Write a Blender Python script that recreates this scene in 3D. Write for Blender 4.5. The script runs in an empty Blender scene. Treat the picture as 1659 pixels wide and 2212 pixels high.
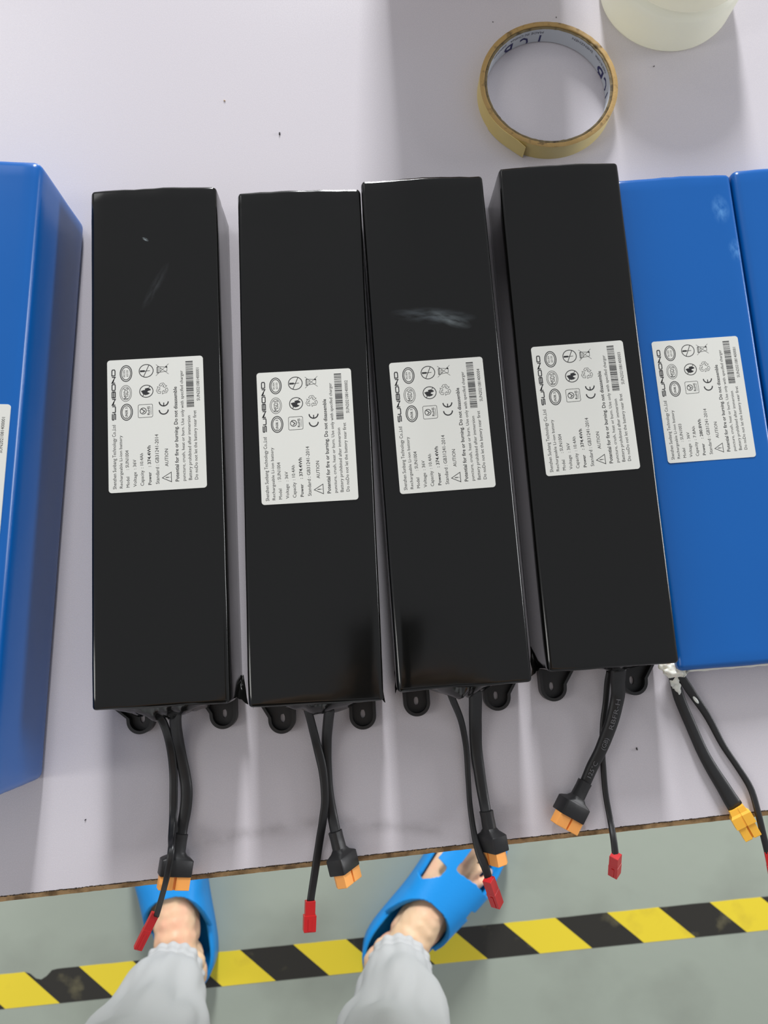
import bpy, bmesh, math, random
import numpy as np
from mathutils import Vector, Matrix, noise, Euler

C = bpy.context.scene.collection
SC = bpy.context.scene
rad = math.radians
MM = 0.001

# ------------------------------------------------------------------ camera
# photograph: 1659 x 2212, focal length 1700 px; all lengths below are in mm, table top at z = 0
FW, FH, FPX, CAMH = 1659.0, 2212.0, 1700.0, 442.0
CAMROT = Euler((rad(8.846), rad(-1.334), 0), 'XYZ')
CR = Matrix.Rotation(rad(8.846), 3, 'X') @ Matrix.Rotation(rad(-1.334), 3, 'Y')
cam = bpy.data.objects.new('camera', bpy.data.cameras.new('camera'))
C.objects.link(cam)
cam.matrix_world = Matrix.Translation((0, 0, CAMH * MM)) @ CR.to_4x4()
cam.data.sensor_fit = 'VERTICAL'
cam.data.sensor_height = 36.0
cam.data.lens = 36.0 * FPX / FH
cam.data.clip_start = 0.005
cam.data.clip_end = 50
cam.data.dof.use_dof = True
cam.data.dof.focus_distance = 0.405
cam.data.dof.aperture_fstop = cam.data.lens / 1.7
SC.camera = cam


def at(px, py, z=0.0):
    """point (mm) on the horizontal plane z seen at a pixel of the photograph"""
    d = CR @ Vector(((px - FW / 2) / FPX, -(py - FH / 2) / FPX, -1.0))
    t = (z - CAMH) / d.z
    return Vector((d.x * t, d.y * t, z))


# ------------------------------------------------------------------ light
w = bpy.data.worlds.new('room_light')
SC.world = w
w.use_nodes = True
w.node_tree.nodes['Background'].inputs[0].default_value = (0.93, 0.95, 1.0, 1)
w.node_tree.nodes['Background'].inputs[1].default_value = 0.39


def area(name, loc, target, sx, sy, power, col):
    l = bpy.data.lights.new(name, 'AREA')
    l.shape = 'RECTANGLE'
    l.size, l.size_y, l.energy, l.color = sx, sy, power, col
    o = bpy.data.objects.new(name, l)
    C.objects.link(o)
    o.location = loc
    o.rotation_euler = (Vector(target) - Vector(loc)).to_track_quat('-Z', 'Y').to_euler()
    return o


area('window_light', (-0.06, 4.6, 1.75), (0, 0, 0), 0.42, 1.5, 265, (0.97, 0.98, 1.0))
area('low_window_light', (-0.15, 3.3, 0.1), (0, -0.4, -0.5), 2.2, 0.9, 7, (1.0, 0.99, 0.97))
area('tall_window_light', (-1.75, 2.5, 2.45), (-0.1, 0.3, 0), 0.8, 0.8, 5, (1.0, 0.99, 0.97))
area('ceiling_light', (-2.1, -0.3, 1.9), (-0.2, -0.4, -0.7), 0.35, 1.3, 9, (1.0, 0.99, 0.95))
area('side_window_light', (3.2, 0.9, 0.62), (0, 0, 0), 1.2, 0.6, 42, (0.97, 0.98, 1.0))

SC.view_settings.view_transform = 'Standard'
SC.view_settings.look = 'None'
SC.view_settings.gamma = 1.0
SC.view_settings.use_curve_mapping = False
SC.view_settings.exposure = 0.28


# ------------------------------------------------------------------ materials
def srgb(r, g, b):
    return tuple(((c / 255) / 12.92 if c / 255 <= 0.04045 else ((c / 255 + 0.055) / 1.055) ** 2.4) for c in (r, g, b)) + (1,)


def mat(name, col, rough=0.5, spec=0.5, metal=0.0, bump=None, mix=None, sub=0.0, coat=0.0, rvar=None, trans=0):
    """bump=(scale, distance mm, detail); mix=(colour2, scale, lo, hi, detail); rvar=(scale, lo, hi)"""
    m = bpy.data.materials.new(name)
    m.use_nodes = True
    nt = m.node_tree
    b = nt.nodes['Principled BSDF']
    b.inputs['Base Color'].default_value = col
    b.inputs['Roughness'].default_value = rough
    b.inputs['Specular IOR Level'].default_value = spec
    b.inputs['Metallic'].default_value = metal
    b.inputs['Coat Weight'].default_value = coat
    if sub:
        b.inputs['Subsurface Weight'].default_value = sub
        b.inputs['Subsurface Radius'].default_value = (1, 0.6, 0.4)
        b.inputs['Subsurface Scale'].default_value = 0.006
    tc = nt.nodes.new('ShaderNodeTexCoord')

    def nz(scale, detail=3):
        n = nt.nodes.new('ShaderNodeTexNoise')
        n.inputs['Scale'].default_value = scale
        n.inputs['Detail'].default_value = detail
        nt.links.new(tc.outputs['Object'], n.inputs['Vector'])
        return n
    if bump:
        n = nz(bump[0], bump[2] if len(bump) > 2 else 3)
        bp = nt.nodes.new('ShaderNodeBump')
        bp.inputs['Strength'].default_value = 1.0
        bp.inputs['Distance'].default_value = bump[1] * MM
        nt.links.new(n.outputs['Fac'], bp.inputs['Height'])
        nt.links.new(bp.outputs['Normal'], b.inputs['Normal'])
    if mix:
        n = nz(mix[1], mix[4] if len(mix) > 4 else 4)
        mr = nt.nodes.new('ShaderNodeMapRange')
        mr.inputs['From Min'].default_value = mix[2]
        mr.inputs['From Max'].default_value = mix[3]
        nt.links.new(n.outputs['Fac'], mr.inputs['Value'])
        mx = nt.nodes.new('ShaderNodeMix')
        mx.data_type = 'RGBA'
        mx.inputs[6].default_value = col
        mx.inputs[7].default_value = mix[0]
        nt.links.new(mr.outputs[0], mx.inputs[0])
        nt.links.new(mx.outputs[2], b.inputs['Base Color'])
    if rvar:
        n = nz(rvar[0], 4)
        mr = nt.nodes.new('ShaderNodeMapRange')
        mr.inputs['From Min'].default_value = 0.35
        mr.inputs['From Max'].default_value = 0.65
        mr.inputs['To Min'].default_value = rvar[1]
        mr.inputs['To Max'].default_value = rvar[2]
        nt.links.new(n.outputs['Fac'], mr.inputs['Value'])
        nt.links.new(mr.outputs[0], b.inputs['Roughness'])
    return m


def line_mask(nt, tc, a, b_, c, x0, x1, width, strength):
    """smudge along the parabola y = a + b x + c x^2 (metres, object space), as a 0..strength mask"""
    sep = nt.nodes.new('ShaderNodeSeparateXYZ')
    nt.links.new(tc.outputs['Object'], sep.inputs[0])

    def M(op, p, q=None, r=None):
        n = nt.nodes.new('ShaderNodeMath')
        n.operation = op
        for i, v in enumerate((p, q, r)):
            if v is None:
                continue
            if isinstance(v, (int, float)):
                n.inputs[i].default_value = v
            else:
                nt.links.new(v, n.inputs[i])
        return n.outputs[0]
    X, Y = sep.outputs[0], sep.outputs[1]
    yy = M('ADD', M('MULTIPLY', M('ADD', M('MULTIPLY', X, c), b_), X), a)
    nzz = nt.nodes.new('ShaderNodeTexNoise')
    nzz.inputs['Scale'].default_value = 90
    nzz.inputs['Detail'].default_value = 6
    nt.links.new(tc.outputs['Object'], nzz.inputs['Vector'])
    d = M('ABSOLUTE', M('SUBTRACT', Y, yy))
    m1 = M('SUBTRACT', 1.0, M('DIVIDE', d, width))
    m1 = M('MAXIMUM', m1, 0.0)
    xa = M('MULTIPLY', M('SUBTRACT', X, x0), 25.0)
    xb = M('MULTIPLY', M('SUBTRACT', x1, X), 25.0)
    win = M('MINIMUM', M('MAXIMUM', M('MINIMUM', xa, xb), 0.0), 1.0)
    n3 = M('MAXIMUM', M('MULTIPLY', M('SUBTRACT', nzz.outputs['Fac'], 0.38), 4.0), 0.0)
    return M('MULTIPLY', M('MULTIPLY', M('MULTIPLY', m1, win), n3), strength)


M_BLACK = mat('black_shrink_wrap', srgb(14, 14, 13), 0.12, 0.42, bump=(22, 0.12, 2), rvar=(9, 0.09, 0.16))
M_BLUE = mat('blue_shrink_wrap', srgb(6, 88, 164), 0.27, 0.45, bump=(24, 0.1, 2))
M_RUB = mat('black_heat_shrink', srgb(24, 24, 25), 0.45, 0.5, bump=(350, 0.06, 2))
M_GLOSSRUB = mat('black_cable_sheath', srgb(20, 20, 21), 0.36, 0.5, bump=(400, 0.05, 2))
M_PLASTIC = mat('black_moulded_plastic', srgb(22, 22, 23), 0.4, 0.5, bump=(500, 0.05, 2))
M_PAPER = mat('white_label_paper', srgb(212, 212, 205), 0.42, 0.45, bump=(40, 0.05, 2))
M_INK = mat('black_label_ink', srgb(28, 28, 30), 0.5)
M_GREYINK = mat('grey_cable_print', srgb(105, 105, 108), 0.5)
M_NAVY = mat('navy_core_print', srgb(38, 38, 88), 0.6)
M_DARKINK = mat('dark_core_print', srgb(70, 70, 84), 0.6)
M_AMBER = mat('amber_nylon', srgb(245, 166, 84), 0.45, sub=0.1)
M_YEL = mat('yellow_nylon', srgb(250, 186, 62), 0.45, sub=0.1)
M_RED = mat('red_plastic', srgb(190, 26, 30), 0.38)
M_GLUE = mat('white_silicone_glue', srgb(232, 230, 218), 0.35, sub=0.3, bump=(90, 0.6, 4))
M_TAPEF = mat('yellow_tape_backing', srgb(214, 188, 112), 0.42, bump=(60, 0.1, 3), mix=(srgb(226, 206, 140), 14, 0.4, 0.65))
M_TAPEE = mat('brown_tape_edge', srgb(172, 140, 84), 0.6, bump=(900, 0.15, 3), mix=(srgb(96, 78, 48), 220, 0.56, 0.72, 6))
M_CORE = mat('grey_white_cardboard_core', srgb(186, 190, 196), 0.65, bump=(400, 0.1, 3))
M_COREEDGE = mat('dirty_core_edge', srgb(120, 106, 76), 0.8, bump=(900, 0.2, 4), mix=(srgb(70, 62, 48), 300, 0.5, 0.7, 6))
M_JAR = mat('milky_plastic', srgb(250, 250, 240), 0.4, sub=0.5, mix=(srgb(196, 192, 178), 160, 0.74, 0.8, 4))
M_LID = mat('cream_plastic_lid', srgb(238, 232, 214), 0.4, sub=0.4)
M_CHIP = mat('raw_chipboard_edge', srgb(186, 152, 108), 0.85, bump=(700, 0.5, 5), mix=(srgb(118, 92, 60), 150, 0.42, 0.66, 6))
M_BURR = mat('burnt_laminate_burr', srgb(52, 42, 34), 0.9, bump=(900, 0.4, 3))
M_STEEL = mat('grey_painted_steel', srgb(120, 122, 124), 0.45)
M_SKIN = mat('skin', srgb(224, 190, 154), 0.5, 0.4, sub=0.15, mix=(srgb(228, 176, 146), 26, 0.42, 0.66, 5), bump=(220, 0.15, 3))
M_NAIL = mat('toe_nail', srgb(226, 190, 168), 0.3)
M_EVA = mat('blue_foam_rubber', srgb(14, 138, 216), 0.48, 0.4, bump=(260, 0.12, 2))
M_PANTS = mat('light_grey_cotton', srgb(188, 189, 189), 0.85, 0.2, bump=(900, 0.15, 2))
M_SHIRT = mat('dark_brown_cloth', srgb(58, 48, 42), 0.85, 0.2)
M_HAIR = mat('black_hair', srgb(22, 19, 18), 0.5)
M_EYE = mat('eye_white', srgb(225, 222, 215), 0.2)
M_HAZY = mat('yellow_floor_tape', srgb(232, 208, 52), 0.5, 0.4, mix=(srgb(196, 170, 52), 16, 0.6, 0.85, 6))
M_HAZK = mat('black_floor_tape', srgb(44, 42, 37), 0.5, 0.4, mix=(srgb(112, 106, 78), 26, 0.58, 0.8, 8))
M_WORN = mat('worn_tape_backing', srgb(190, 160, 90), 0.7)
M_CRUMB = mat('dark_crumb', srgb(48, 46, 48), 0.8)
M_CRUMBT = mat('tan_crumb', srgb(176, 150, 110), 0.8)

# table laminate: white with a faint lilac tint, pearly fine grain, one dusty smear
M_TABLE = mat('white_pearl_laminate', srgb(204, 199, 204), 0.36, 0.5, bump=(2000, 0.03, 3))
nt = M_TABLE.node_tree
bs = nt.nodes['Principled BSDF']
tc = [n for n in nt.nodes if n.type == 'TEX_COORD'][0]
fine = nt.nodes.new('ShaderNodeTexNoise')
fine.inputs['Scale'].default_value = 1700
fine.inputs['Detail'].default_value = 4
nt.links.new(tc.outputs['Object'], fine.inputs['Vector'])
rr = nt.nodes.new('ShaderNodeMapRange')
rr.inputs['From Min'].default_value = 0.3
rr.inputs['From Max'].default_value = 0.7
rr.inputs['To Min'].default_value = 0.18
rr.inputs['To Max'].default_value = 0.34
nt.links.new(fine.outputs['Fac'], rr.inputs['Value'])
nt.links.new(rr.outputs[0], bs.inputs['Roughness'])
prev = None
for args in ((-0.1002, -0.0484, -1.8227, -0.115, 0.062, 0.005, 0.3),):
    mk_ = line_mask(nt, tc, *args)
    mx = nt.nodes.new('ShaderNodeMix')
    mx.data_type = 'RGBA'
    mx.inputs[6].default_value = srgb(204, 199, 204)
    mx.inputs[7].default_value = srgb(120, 116, 118)
    nt.links.new(mk_, mx.inputs[0])
    nt.links.new(mx.outputs[2], bs.inputs['Base Color'])

# floor paint: grey green with grime
M_FLOOR = mat('grey_green_floor_paint', srgb(158, 166, 153), 0.42, 0.5, bump=(40, 0.3, 5), mix=(srgb(136, 141, 130), 5, 0.5, 0.78, 8), rvar=(7, 0.34, 0.55))


# ------------------------------------------------------------------ object helpers
def smooth(me, angle=None):
    for p in me.polygons:
        p.use_smooth = True
    if angle:
        try:
            me.set_sharp_from_angle(angle=rad(angle))
        except Exception:
            pass


def mk(name, verts, faces, m, parent=None, sm=True, angle=None, fm=None, mats=None):
    """verts in mm, in the parent's frame"""
    me = bpy.data.meshes.new(name)
    me.from_pydata([tuple(v[i] * MM for i in range(3)) for v in verts], [], faces)
    me.update()
    for x in (mats or [m]):
        me.materials.append(x)
    if fm:
        me.polygons.foreach_set('material_index', fm)
    if sm:
        smooth(me, angle)
    o = bpy.data.objects.new(name, me)
    C.objects.link(o)
    if parent:
        o.parent = parent
    return o


def root(name, label, cat, loc=(0, 0, 0), yaw=0.0, group=None):
    o = bpy.data.objects.new(name, None)
    o.empty_display_size = 0.02
    C.objects.link(o)
    o.location = Vector(loc) * MM
    o.rotation_euler = (0, 0, yaw)
    tag(o, label, cat, group)
    return o


def tag(o, label, cat, group=None):
    o['label'] = label
    o['category'] = cat
    if group:
        o['group'] = group
    return o


class G:
    """geometry collector"""
    def __init__(s):
        s.v, s.f = [], []

    def add(s, v, f):
        n = len(s.v)
        s.v += [Vector(p) for p in v]
        s.f += [tuple(i + n for i in q) for q in f]
        return s

    def xf(s, M):
        s.v = [M @ p for p in s.v]
        return s


def loft(rings, cap=True, closed=True):
    n = len(rings[0])
    v, f = [], []
    for r in rings:
        v += [Vector(p) for p in r]
    for i in range(len(rings) - 1):
        for j in range(n if closed else n - 1):
            k = (j + 1) % n
            f.append((i * n + j, i * n + k, (i + 1) * n + k, (i + 1) * n + j))
    if cap:
        f.append(tuple(reversed(range(n))))
        f.append(tuple(range((len(rings) - 1) * n, len(rings) * n)))
    return v, f


def catmull(pts, per=8):
    P = [Vector(p) for p in pts]
    P = [P[0] * 2 - P[1]] + P + [P[-1] * 2 - P[-2]]
    out = []
    for i in range(1, len(P) - 2):
        a, b, c, d = P[i - 1], P[i], P[i + 1], P[i + 2]
        for k in range(per):
            t = k / per
            out.append(0.5 * ((2 * b) + (c - a) * t + (2 * a - 5 * b + 4 * c - d) * t * t + (3 * b - a - 3 * c + d) * t ** 3))
    out.append(P[-2])
    return out


def tube(path, w, h, n=14, roll=0.0, wob=0.0, dumb=0.0):
    """flat-oval cable; w / h may be lists; dumb = waist between the two cores"""
    rings = []
    m = len(path)
    for i, p in enumerate(path):
        t = (path[min(i + 1, m - 1)] - path[max(i - 1, 0)]).normalized()
        side = t.cross(Vector((0, 0, 1)))
        if side.length < 1e-4:
            side = Vector((1, 0, 0))
        side.normalize()
        up = side.cross(t).normalized()
        fr = i / (m - 1)

        def val(q):
            if isinstance(q, (int, float)):
                return q
            x = fr * (len(q) - 1)
            k = min(int(x), len(q) - 2)
            return q[k] + (q[k + 1] - q[k]) * (x - k)
        ww, hh, ro = val(w) / 2, val(h) / 2, val(roll)
        ring = []
        for j in range(n):
            a = 2 * math.pi * j / n
            cx_, cz_ = math.cos(a), math.sin(a)
            fl = 1 - dumb * (1 - abs(cx_)) ** 1.5
            x, z = cx_ * ww, cz_ * hh * fl
            if wob:
                q = noise.noise(p * 0.12 + Vector((cx_, cz_, 0)) * 0.5) * wob
                x *= 1 + q
                z *= 1 + q
            xr = x * math.cos(ro) - z * math.sin(ro)
            zr = x * math.sin(ro) + z * math.cos(ro)
            ring.append(p + side * xr + up * zr)
        rings.append(ring)
    return loft(rings)


def rounded_box(W, L, Hh, r, step=6.0, warp=None):
    """box of W x L x H on z=0 with rounded edges, subdivided; warp(p, n) -> p"""
    def axis(a, rr):
        n = max(2, int((a - 2 * rr) / step))
        core = list(np.linspace(-a / 2 + rr, a / 2 - rr, n + 1))
        arc = [rr * (1 - math.cos(t)) for t in (0.0, 0.35, 0.8, 1.2)]
        return [-a / 2 + q for q in arc] + core + [a / 2 - q for q in reversed(arc)]
    ax, ay, az = axis(W, r), axis(L, r), axis(Hh, r)
    idx, v, f = {}, [], []

    def vid(x, y, z):
        k = (round(x, 4), round(y, 4), round(z, 4))
        if k not in idx:
            c = Vector((max(-W / 2 + r, min(W / 2 - r, x)), max(-L / 2 + r, min(L / 2 - r, y)), max(-Hh / 2 + r, min(Hh / 2 - r, z))))
            d = Vector((x, y, z)) - c
            n_ = d.normalized()
            p = c + n_ * r
            if warp:
                p = warp(p, n_)
            idx[k] = len(v)
            v.append(p + Vector((0, 0, Hh / 2)))
        return idx[k]
    for s in (-1, 1):
        for i in range(len(ax) - 1):
            for j in range(len(ay) - 1):
                q = [vid(ax[i], ay[j], s * Hh / 2), vid(ax[i + 1], ay[j], s * Hh / 2), vid(ax[i + 1], ay[j + 1], s * Hh / 2), vid(ax[i], ay[j + 1], s * Hh / 2)]
                f.append(tuple(q if s > 0 else q[::-1]))
        for i in range(len(ax) - 1):
            for j in range(len(az) - 1):
                q = [vid(ax[i], s * L / 2, az[j]), vid(ax[i + 1], s * L / 2, az[j]), vid(ax[i + 1], s * L / 2, az[j + 1]), vid(ax[i], s * L / 2, az[j + 1])]
                f.append(tuple(q if s < 0 else q[::-1]))
        for i in range(len(ay) - 1):
            for j in range(len(az) - 1):
                q = [vid(s * W / 2, ay[i], az[j]), vid(s * W / 2, ay[i + 1], az[j]), vid(s * W / 2, ay[i + 1], az[j + 1]), vid(s * W / 2, ay[i], az[j + 1])]
                f.append(tuple(q if s > 0 else q[::-1]))
    return v, f


# ------------------------------------------------------------------ flat lettering
_fcache = {}


def text_mesh(s, bold=False):
    """returns verts (em units) and faces of a line of text"""
    k = (s, bold)
    if k in _fcache:
        return _fcache[k]
    cu = bpy.data.curves.new('t', 'FONT')
    cu.body = s
    cu.resolution_u = 2
    cu.offset = 0.014 if bold else 0.0
    o = bpy.data.objects.new('t', cu)
    C.objects.link(o)
    dg = bpy.context.evaluated_depsgraph_get()
    me = o.evaluated_get(dg).to_mesh()
    v = [Vector((p.co.x, p.co.y, 0)) for p in me.vertices]
    f = [tuple(p.vertices) for p in me.polygons]
    o.evaluated_get(dg).to_mesh_clear()
    bpy.data.objects.remove(o)
    bpy.data.curves.remove(cu)
    _fcache[k] = (v, f)
    return v, f


_cap = max(p.y for p in text_mesh('H')[0])


def fit_text(s, x0, x1, y0, cap, bold=False):
    """line of text stretched from x0 to x1, baseline y0, cap height cap"""
    v, f = text_mesh(s, bold)
    a, b = min(p.x for p in v), max(p.x for p in v)
    return [Vector((x0 + (p.x - a) / (b - a) * (x1 - x0), y0 + p.y / _cap * cap, 0)) for p in v], f


# label artwork is laid out in the units of one enlarged view of a label (text runs up the view),
# then mapped to the label's own millimetres: u along the text (0..70.9), v up the text (0..50)
LU, LV = 70.9, 50.0


def art(x, y):
    xl = 170 + (y - 160) / 1640 * 20
    xr = 1322 + (y - 160) / 1640 * 46
    return ((1800 - y) / 1640 * LU, LV * (1 - (x - xl) / (xr - xl)))


def label_print(serial, model='SUN1004', cap_ah='10.4Ah', wh='374.4Wh'):
    g = G()

    def T(s, xt, xb, y0, y1, bold=False):
        u0, v0 = art(xb, y0)
        u1, _ = art(xb, y1)
        _, vt = art(xt, y0)
        g.add(*fit_text(s, u0, u1, v0, vt - v0, bold))

    def stroke(pts, wd, close=False):
        P = [Vector(art(*p) + (0,)) for p in pts]
        hw = wd / 1640 * LU / 2
        n = len(P)
        L_, R_ = [], []
        for i, p in enumerate(P):
            a = P[(i - 1) % n] if (close or i > 0) else p
            b = P[(i + 1) % n] if (close or i < n - 1) else p
            d1 = (p - a).normalized() if (p - a).length > 1e-6 else (b - p).normalized()
            d2 = (b - p).normalized() if (b - p).length > 1e-6 else d1
            nn = Vector((-(d1.y + d2.y), d1.x + d2.x, 0))
            nn.normalize()
            k = max(0.5, nn.dot(Vector((-d1.y, d1.x, 0))))
            L_.append(p + nn * hw / k)
            R_.append(p - nn * hw / k)
        f = [(i, (i + 1) % n, n + (i + 1) % n, n + i) for i in range(n if close else n - 1)]
        g.add(L_ + R_, f)

    def ring(cx, cy, rx, ry, wd, n=36):
        stroke([(cx + rx * math.cos(2 * math.pi * i / n), cy + ry * math.sin(2 * math.pi * i / n)) for i in range(n)], wd, True)

    def arc(cx, cy, r, a0, a1, wd, n=14):
        stroke([(cx + r * math.cos(a0 + (a1 - a0) * i / n), cy + r * math.sin(a0 + (a1 - a0) * i / n)) for i in range(n + 1)], wd)

    def poly(pts):
        g.add([art(*p) + (0,) for p in pts], [tuple(range(len(pts)))])

    T('Shenzhen Sunbang Technology Co.,Ltd', 241, 283, 1755, 972)
    T('Rechargeable Li-ion battery', 322, 358, 1748, 1105)
    T('Model', 402, 440, 1743, 1615)
    T(': ' + model, 392, 432, 1528, 1292)
    T('Voltage', 487, 525, 1740, 1562)
    T(': 36V', 482, 520, 1528, 1410)
    T('Capacity', 572, 612, 1733, 1547)
    T(': ' + cap_ah, 567, 605, 1520, 1337)
    T('Power', 665, 703, 1727, 1572, True)
    T(': ' + wh, 658, 697, 1508, 1248, True)
    T('Standard : GB31241-2014', 755, 797, 1722, 1115)
    T('AUTION', 866, 906, 1515, 1300)
    T('Potential for fire or burning. Do not disassemble', 992, 1035, 1705, 535, True)
    T('puncture, crush, heat or burn. Use only with specifed charger', 1076, 1113, 1703, 335)
    T('Battery prohibited after immersion', 1151, 1190, 1697, 905)
    T('Do noDo not let the battery near firet', 1224, 1263, 1695, 845)
    T(serial, 1250, 1287, 725, 312)
    # caution triangle
    stroke([(832, 1652), (944, 1706), (940, 1588)], 7, True)
    stroke([(872, 1650), (912, 1649)], 9)
    stroke([(921, 1649), (928, 1649)], 9)
    # wide squared brand lettering: strokes on a 0..1 grid, x along text, y up
    gl = {
        'S': [[(1, 1), (.12, 1), (0, .9), (0, .6), (.12, .5), (.88, .5), (1, .4), (1, .1), (.88, 0), (0, 0)]],
        'U': [[(0, 1), (0, .12), (.12, 0), (.88, 0), (1, .12), (1, 1)]],
        'N': [[(0, 0), (0, 1), (1, 0), (1, 1)], [(.04, .8), (.5, .42)]],
        'B': [[(0, 0), (0, 1), (.88, 1), (1, .9), (1, .6), (.9, .5), (0, .5)], [(.9, .5), (1, .4), (1, .1), (.88, 0), (0, 0)]],
        'O': [[(.12, 0), (0, .12), (0, .88), (.12, 1), (.88, 1), (1, .88), (1, .12), (.88, 0), (.12, 0)]],
        'D': [[(0, 0), (0, 1), (.8, 1), (1, .82), (1, .18), (.8, 0), (0, 0)]]}
    x0, y0, yend = 228, 908, 264
    pitch = (y0 - yend) / 7.0
    for i, ch in enumerate('SUNBOND'):
        for st in gl[ch]:
            stroke([(x0 + 38 * (1 - q[1]) + (y0 - (i * pitch + q[0] * pitch * .8 + y0 - y0)) * 0 + 6 * (1 - i / 6), y0 - i * pitch - q[0] * pitch * .8) for q in st], 12)
    # oval marks
    for cx, cy, ro in ((405, 820, 1), (395, 585, 0), (398, 335, 1)):
        ring(cx, cy, 70, 100, 10 if ro else 5)
        ring(cx, cy, 54, 80, 8 if ro else 5)
    T('UN38. 3', 390, 418, 885, 762, True)
    T('MSDS', 372, 425, 655, 520)
    T('IEC/EN', 366, 386, 378, 292)
    T('62133', 402, 424, 376, 296)
    # RoHS box
    stroke([(556, 737), (706, 737), (717, 748), (719, 884), (709, 896), (556, 899), (545, 890), (544, 748)], 5, True)
    ring(604, 817, 37, 37, 8, 24)
    stroke([(596, 842), (622, 820), (578, 786)], 9)
    T('RoHS', 655, 684, 868, 762, True)
    stroke([(698, 866), (697, 768)], 4)
    # no fire / no tool circles
    ring(642, 572, 80, 76, 9)
    stroke([(597, 632), (612, 612)], 8)
    stroke([(672, 528), (686, 510)], 8)
    poly([(576, 566), (592, 588), (600, 606), (632, 620), (662, 614), (686, 598), (668, 590), (654, 582), (660, 570), (676, 566), (698, 560), (688, 544), (664, 530), (640, 534), (622, 540), (628, 556), (608, 556), (596, 560)])
    ring(640, 315, 84, 80, 9)
    stroke([(610, 385), (672, 246)], 8)
    poly([(566, 306), (618, 306), (626, 312), (626, 322), (618, 328), (566, 328)])
    stroke([(626, 317), (684, 315)], 6)
    # crossed bin
    stroke([(757, 384), (910, 240)], 4)
    stroke([(757, 242), (911, 370)], 4)
    stroke([(782, 346), (890, 332), (892, 282), (782, 272)], 5, True)
    stroke([(770, 350), (782, 350), (782, 270), (770, 278), (770, 350)], 7)
    stroke([(800, 326), (800, 296), (816, 296), (816, 326)], 4, True)
    ring(882, 278, 7, 7, 9, 10)
    # recycling arrows
    for k in range(3):
        a = 2 * math.pi * k / 3
        pts = [(-20, -70), (18, -72), (40, -40), (56, -36), (30, -14), (6, -30), (20, -34), (4, -58), (-14, -34), (-38, -46)]
        stroke([(833 + p[0] * math.cos(a) - p[1] * math.sin(a), 553 + p[0] * math.sin(a) + p[1] * math.cos(a)) for p in pts], 4.5, True)
    # CE
    arc(851, 816, 54, 0.0, math.pi, 14)
    arc(851, 714, 54, 0.0, math.pi, 14)
    stroke([(851, 766), (851, 726)], 12)
    # barcode
    rnd = random.Random(7)
    y = 800.0
    while y > 214:
        b = rnd.choice((4, 5, 6, 9, 13))
        k = (800 - y) / 590
        xa, xb = 1128 - 16 * k, 1218 - 18 * k
        poly([(xa, y), (xb, y), (xb, y - b), (xa, y - b)])
        y -= b + rnd.choice((5, 6, 8, 10))
    return g


def add_label(pack, x, y, z, yaw, serial, **kw):
    """pose in world mm; label frame: text runs along +y of the pack"""
    R = Matrix.Rotation(yaw, 4, 'Z')
    inv = pack_inv(pack)
    # u -> +Y, v -> -X
    B = Matrix(((0, -1, 0, LV / 2), (1, 0, 0, -LU / 2), (0, 0, 1, 0), (0, 0, 0, 1)))
    Mx = inv @ Matrix.Translation((x, y, z + 0.12)) @ R @ B
    pts, r = [], 1.6
    for cx_, cy_, a0 in ((LU - r, LV - r, 0), (r, LV - r, 90), (r, r, 180), (LU - r, r, 270)):
        for k in range(6):
            a = rad(a0 + k * 18)
            pts.append((cx_ + r * math.cos(a), cy_ + r * math.sin(a)))
    rings = [[Mx @ Vector((p[0], p[1], zz)) for p in pts] for zz in (-0.5, 0.12)]
    v, f = loft(rings)
    lo = mk('label', v, f, M_PAPER, pack, sm=False)
    lo['label'] = 'white printed label with serial number ' + serial
    g = label_print(serial, **kw).xf(Mx @ Matrix.Translation((0, 0, 0.15)))
    mk('label_print', g.v, g.f, M_INK, lo, sm=False)
    return lo


def pack_inv(pack):
    return (Matrix.Translation(pack.location * 1000) @ Matrix.Rotation(pack.rotation_euler.z, 4, 'Z')).inverted()


# ------------------------------------------------------------------ setting: floor and table
FZ = -770.0
EDGE0, EDGE1 = at(0, 1936, 0), at(1659, 1750, 0)
ed = (EDGE1 - EDGE0).normalized()
en = Vector((-ed.y, ed.x, 0))       # towards the far side of the table

floor_ = mk('floor', [(-4000, -3500, FZ), (4000, -3500, FZ), (4000, 4500, FZ), (-4000, 4500, FZ), (-4000, -3500, FZ - 60), (4000, -3500, FZ - 60), (4000, 4500, FZ - 60), (-4000, 4500, FZ - 60)],
            [(0, 1, 2, 3), (7, 6, 5, 4), (4, 5, 1, 0), (5, 6, 2, 1), (6, 7, 3, 2), (7, 4, 0, 3)], M_FLOOR, sm=False)
floor_['kind'] = 'structure'

tb = root('work_table', 'white laminate work table with a raw brown chipboard front edge', 'table', (0, 0, FZ))
ctr = (EDGE0 + EDGE1) / 2


def tpt(s, t, z):            # s along the edge, t away from it
    p = ctr + ed * s + en * t
    return Vector((p.x, p.y, z - FZ))


TL0, TL1, TD = -620, 640, 760
# laminate sheet with a slightly ragged front line
N = 420
rnd = random.Random(3)
vv, ff = [], []
for i in range(N + 1):
    s = TL0 + (TL1 - TL0) * i / N
    j = 0.28 * noise.noise(Vector((s * 0.9, 0, 0))) + 0.12 * rnd.uniform(-1, 1)
    vv += [tpt(s, j, 0), tpt(s, 12, 0), tpt(s, TD, 0), tpt(s, TD, -1), tpt(s, j, -1)]
for i in range(N):
    a, b = i * 5, i * 5 + 5
    for k in range(5):
        ff.append((a + k, b + k, b + (k + 1) % 5, a + (k + 1) % 5))
ff += [tuple(range(5))[::-1], tuple(N * 5 + k for k in range(5))]
ff = [q[::-1] for q in ff]
mk('table_top', vv, ff, M_TABLE, tb, sm=False)
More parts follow.
